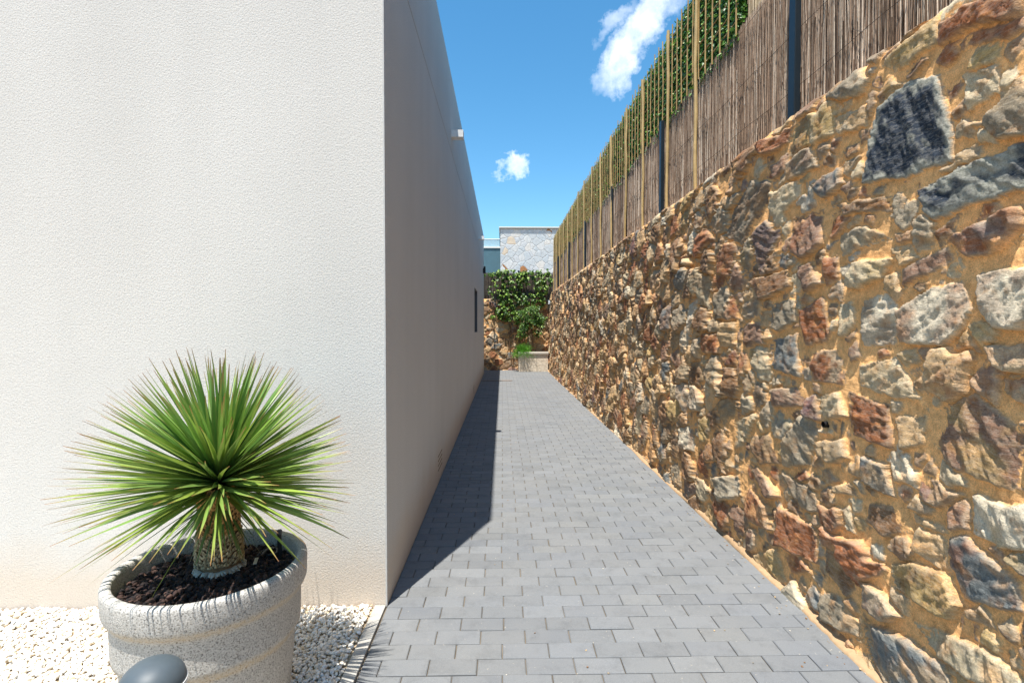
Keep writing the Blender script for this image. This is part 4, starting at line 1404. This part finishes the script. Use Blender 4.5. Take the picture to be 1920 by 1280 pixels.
L_.new(n_ramp(N_, L_, sn_.outputs['Fac'], [(.35, .3), (.65, 1.0)]).outputs[0], ml.inputs[1])
cc_ = n_mix(N_, L_, ml.outputs[0], ar.outputs[0], (.50, .36, .19))
L_.new(cc_, b_.inputs['Base Color'])
n1_ = n_bump(N_, L_, b_, ag.outputs['Fac'], .75, .004)

pot = tag(empty('plant_pot', (POT_C[0], POT_C[1], 0)), 'big round washed concrete pot with stepped bands and a thick rim', 'plant pot')
prof = [(0.0, 0.02), (.262, 0.02), (.268, 0.0), (.276, .008), (.293, .16), (.302, .268), (.306, .288), (.322, .306), (.324, .325), (.326, .425), (.330, .440), (.344, .458), (.349, .470),
        (.351, .534), (.3495, .545), (.346, .5500), (.340, .553), (.324, .5535), (.318, .551), (.3145, .545), (.313, .53), (.309, .46), (.306, .40)]
prof = [(r_*.92, z_) for r_, z_ in prof]
MB().lathe(prof, 128, (POT_C[0], POT_C[1], 0)).build('vessel', pot_m, pot, smooth=True)
SOIL = .488
MB().lathe([(0, SOIL+.004), (.15, SOIL), (.284, SOIL-.012)], 64, (POT_C[0], POT_C[1], 0)).build('soil', M['lava_bed'], pot, smooth=True)

pts = []
while len(pts) < 2600:
    x_, y_ = rng.uniform(-.278, .278, 2)
    r2 = math.hypot(x_, y_)
    if r2 > .272 or math.hypot(x_-.012, y_-.045) < .068:
        continue
    if r2 > .1 or True:
        pts.append((POT_C[0]+x_, POT_C[1]+y_, SOIL+.006-.012*(r2/.29)**2+rng.uniform(-.004, .014)))
P_ = np.array(pts)
pal = np.array([(.050, .030, .026), (.030, .022, .021), (.080, .046, .037), (.020, .017, .018), (.11, .065, .05)])
c_ = pal[rng.choice(5, len(P_), p=[.32, .27, .18, .17, .06])]*rng.uniform(.7, 1.35, (len(P_), 1))
o_ = scatter_rocks('lava_gravel', P_, rng.uniform(.006, .0125, len(P_)), c_, M['lava'], rock_variants(12, .34, (.65, .95), 3), .8)
tag(o_, 'dark reddish brown lava gravel filling the big pot', 'lava gravel', kind='stuff')

yuc = tag(empty('yucca', (POT_C[0]+.012, POT_C[1]+.025, SOIL)), 'spiky blue green yucca with a short scaly trunk in the concrete pot', 'yucca')
BX, BY = POT_C[0]+.004, POT_C[1]+.045
HZ = .862                                       # growing point


def trunk_r(t):
    return .070 + .011*math.exp(-t*9) + .006*math.sin(t*7) + (.006*max(0, (t-.75))*4)


tb = MB()
HT = HZ-.04-SOIL
tb.lathe([(trunk_r(t)*.93, SOIL-.03+(HT+.03)*t) for t in np.linspace(0, 1, 16)]+[(0, SOIL+HT)], 40, (BX, BY, 0))
tk = tb.build('trunk', plain('trunk_core', (.20, .13, .07), .95, .1, var=.4, scale=60, bump=.6), yuc, smooth=True)
V_, F_, C_ = [], [], []
nr = 36
for r_ in range(nr):
    t = (r_+.2)/nr
    k = 38
    for q in range(k):
        a_ = (q+.5*(r_ % 2))*2*math.pi/k+rng.normal(0, .03)
        z_ = SOIL+HT*t+rng.normal(0, .0025)
        rr = trunk_r(t)
        w_ = rr*2*math.pi/k*.62*rng.uniform(.85, 1.15)
        h_ = .0165*rng.uniform(.8, 1.3)
        lift = rng.uniform(.004, .009) + (.005 if t < .12 else 0)
        er_, et_ = np.array((math.cos(a_), math.sin(a_), 0)), np.array((-math.sin(a_), math.cos(a_), 0))
        c0 = np.array((BX, BY, z_))
        base_ = c0+er_*rr*.93
        tip_dn = t < .8
        sgn = -1 if t < .12 else 1
        p = [base_-et_*w_, base_+et_*w_, base_+er_*lift+et_*w_*.75+np.array((0, 0, sgn*h_*.6)), base_+er_*(lift+.002)+np.array((0, 0, sgn*h_)), base_+er_*lift-et_*w_*.75+np.array((0, 0, sgn*h_*.6)),
             base_+er_*(lift+.004)+np.array((0, 0, sgn*h_*.45))]
        n0 = len(V_)
        V_ += p
        F_ += [(n0, n0+1, n0+5), (n0+1, n0+2, n0+5), (n0+2, n0+3, n0+5), (n0+3, n0+4, n0+5), (n0+4, n0, n0+5)]
        if t < .13:
            cc = np.array((.46, .42, .36))
        elif t < .45:
            cc = np.array((.44, .33, .19))
        else:
            cc = np.array((.46, .27, .11))
        cc = cc*rng.uniform(.75, 1.6)
        C_ += [cc*.7, cc*.7, cc, cc*1.15, cc, cc]
o_ = mesh_np('bark_scales', np.array(V_), np.array(F_), M['yucca_trunk'], parent=yuc, col=np.array(C_))


def yucca_crown():
    V, Fq, C = [], [], []
    hd = np.array((BX+.004, BY, HZ))
    n = 760
    g = np.random.default_rng(12)
    for i in range(n):
        f = (i+.5)/n
        # older leaves low and spreading, young ones upright and dense
        el = math.asin(min(1, -.42 + 1.41*f)) + g.normal(0, .05)
        az = i*2.399963 + g.normal(0, .12)
        if el < math.radians(-2) and g.random() < .55:
            continue
        if el < math.radians(-8) and math.sin(az) < -.35 and g.random() < .8:
            continue
        ln = g.uniform(.43, .485)*(.93 if math.sin(az) > .6 and el < .5 else 1)*(1 if g.random() > .04 else g.uniform(.5, .8))
        d = np.array((math.cos(az)*math.cos(el), math.sin(az)*math.cos(el), math.sin(el)))
        side = np.cross(d, (0, 0, 1.0))
        side = side/(np.linalg.norm(side)+1e-6)
        tw = g.normal(0, .5)
        up = np.cross(side, d)
        s = side*math.cos(tw)+up*math.sin(tw)
        u = np.cross(s, d)
        z0 = HZ-.075+.075*f
        st = np.array((hd[0], hd[1], z0)) + d*.012
        droop = (.05 if el < math.radians(8) else .015)*g.uniform(.2, 1.5)
        bow = g.normal(0, .012)
        w0 = g.uniform(.0064, .0090)
        k = 8
        n0 = len(V)
        hue = g.random()
        base = np.array((.13, .25, .06))*(1-hue) + np.array((.25, .36, .055))*hue
        if f > .75:
            base = base*np.array((.8, 1.0, .9))
        base = base*g.uniform(.75, 1.25)
        yel = np.array((.42, .40, .13))
        for j in range(k):
            t = j/(k-1)
            w = w0*(1.25 if j == 0 else 1)*(1 - max(0, t-.5)/.5*.90)*(0.75+.25*min(1, t*4))
            p = st + d*ln*t + np.array((0, 0, -droop*t*t)) + side*bow*t*t*ln*4
            V.extend([p - s*w + u*w*.30, p, p + s*w + u*w*.30])
            tipc = np.array((.30, .13, .06))
            if t > .93:
                cm, ce = tipc, tipc
            elif t > .76:
                cm, ce = base*.75+yel*.25, base*.5+yel*.4
            else:
                cm = base*(1+.15*t) + (yel*.25 if t < .12 else 0)
                ce = base*.72+yel*.2
            C.extend([ce, cm, ce])
            if j:
                a = n0+(j-1)*3
                Fq.extend([(a, a+1, a+4, a+3), (a+1, a+2, a+5, a+4)])
    # a few short broken leaves under the crown
    for i in range(80):
        az = g.uniform(0, 6.28)
        el = math.radians(g.uniform(-62, -20))
        ln = g.uniform(.10, .22)
        d = np.array((math.cos(az)*math.cos(el), math.sin(az)*math.cos(el), math.sin(el)))
        side = np.cross(d, (0, 0, 1.0))
        side /= np.linalg.norm(side)
        st = np.array((BX, BY, HZ-.07-g.uniform(0, .03)))+d*.055
        n0 = len(V)
        base = np.array((.14, .22, .06))*g.uniform(.7, 1.3)
        for j in range(5):
            t = j/4
            w = .0058*(1-.9*t)
            p = st+d*ln*t+np.array((0, 0, -.02*t*t))
            V.extend([p-side*w, p+np.array((0, 0, -.001)), p+side*w])
            C.extend([base, base, base] if t < .8 else [np.array((.35, .18, .08))]*3)
            if j:
                a = n0+(j-1)*3
                Fq.extend([(a, a+1, a+4, a+3), (a+1, a+2, a+5, a+4)])
    mesh_np('crown', np.array(V), np.array(Fq), M['yucca'], parent=yuc, smooth=True, col=np.array(C))


yucca_crown()

# black irrigation stake and the drip fittings on the gravel
stake = tag(empty('irrigation_stake', (-.870, 1.995, SOIL)), 'thin black upright stake light at the right inside the pot', 'stake')
MB().tube([(-.870, 1.995, SOIL-.01), (-.870, 1.995, .60)], .0085, 20).build('tube', M['black'], stake, smooth=True)
MB().lathe([(0, .617), (.007, .617), (.0098, .614), (.0098, .6005), (0, .6005)], 20, (-.870, 1.995, 0)).build('cap', plain('cap_grey', (.05, .055, .06), .4, .5), stake, smooth=True)
dp = tag(empty('drip_hose', (-.93, 2.02, SOIL)), 'black drip hose loop with pale clip on the dark pot gravel', 'hose')
hz = SOIL+.026
MB().tube([(-.975, 2.01, hz-.02), (-.955, 2.035, hz), (-.925, 2.055, hz+.006), (-.90, 2.045, hz+.004), (-.892, 2.015, hz), (-.915, 2.0, hz), (-.945, 2.01, hz+.004), (-.96, 2.05, hz-.014)], .0055, 10).build('hose', M['black'], dp, smooth=True)
MB().tube([(-.935, 1.985, hz+.002), (-.93, 2.015, hz+.012), (-.915, 2.05, hz+.006)], .007, 10).build('connector', M['black'], dp, smooth=True)
MB().box(-.951, -.939, 1.93, 1.985, hz-.004, hz-.001, rot=Matrix.Rotation(.3, 3, 'Z')).build('clip', plain('pale_clip', (.5, .46, .38), .6, .3), dp)

# bollard lamp in the near corner
BXc, BYc = -.800, 1.165
bol = tag(empty('bollard_lamp', (BXc, BYc, 0)), 'grey domed bollard lamp in front of the concrete pot', 'bollard lamp')
zc = .592
dome = [(.067*math.cos(a), zc+.052*math.sin(a)) for a in np.linspace(0, math.pi/2, 18)]
MB().lathe([(0, zc), (.067, zc-.0001)]+dome[:-1]+[(0, zc+.052)], 64, (BXc, BYc, 0)).build('dome', M['lamp_grey'], bol, smooth=True)
MB().lathe([(0, zc-.002), (.069, zc-.002), (.0695, zc-.006), (.069, zc-.010), (0, zc-.010)], 64, (BXc, BYc, 0)).build('trim_ring', M['white'], bol, smooth=True)
MB().lathe([(0, zc-.0105), (.064, zc-.0105), (.064, zc-.075), (0, zc-.075)], 64, (BXc, BYc, 0)).build('diffuser', plain('opal', (.25, .26, .26), .3, .5), bol, smooth=True)
MB().lathe([(0, zc-.0755), (.068, zc-.0755), (.068, .0), (0, .0)], 48, (BXc, BYc, 0)).build('post', M['lamp_grey'], bol, smooth=True)

# small things blown onto the paving: crumbs of leaf and grit
pts = []
while len(pts) < 260:
    y_ = 1.9+14*rng.random()**1.8
    x_ = rng.uniform(-.55, 1.47) if rng.random() < .35 else 1.475-abs(rng.normal(0, .07))
    if x_ < -.55:
        continue
    pts.append((x_, y_, .002))
P_ = np.array(pts)
pal = np.array([(.45, .32, .18), (.22, .12, .06), (.55, .50, .42), (.30, .24, .17)])
tag(scatter_rocks('litter', P_, rng.uniform(.0015, .0048, len(P_)), pal[rng.choice(4, len(P_))], M['lava'], rock_variants(6, .3, (.3, .5)), .2),
    'scattered crumbs of leaf and grit on the grey pavers', 'litter', kind='stuff')
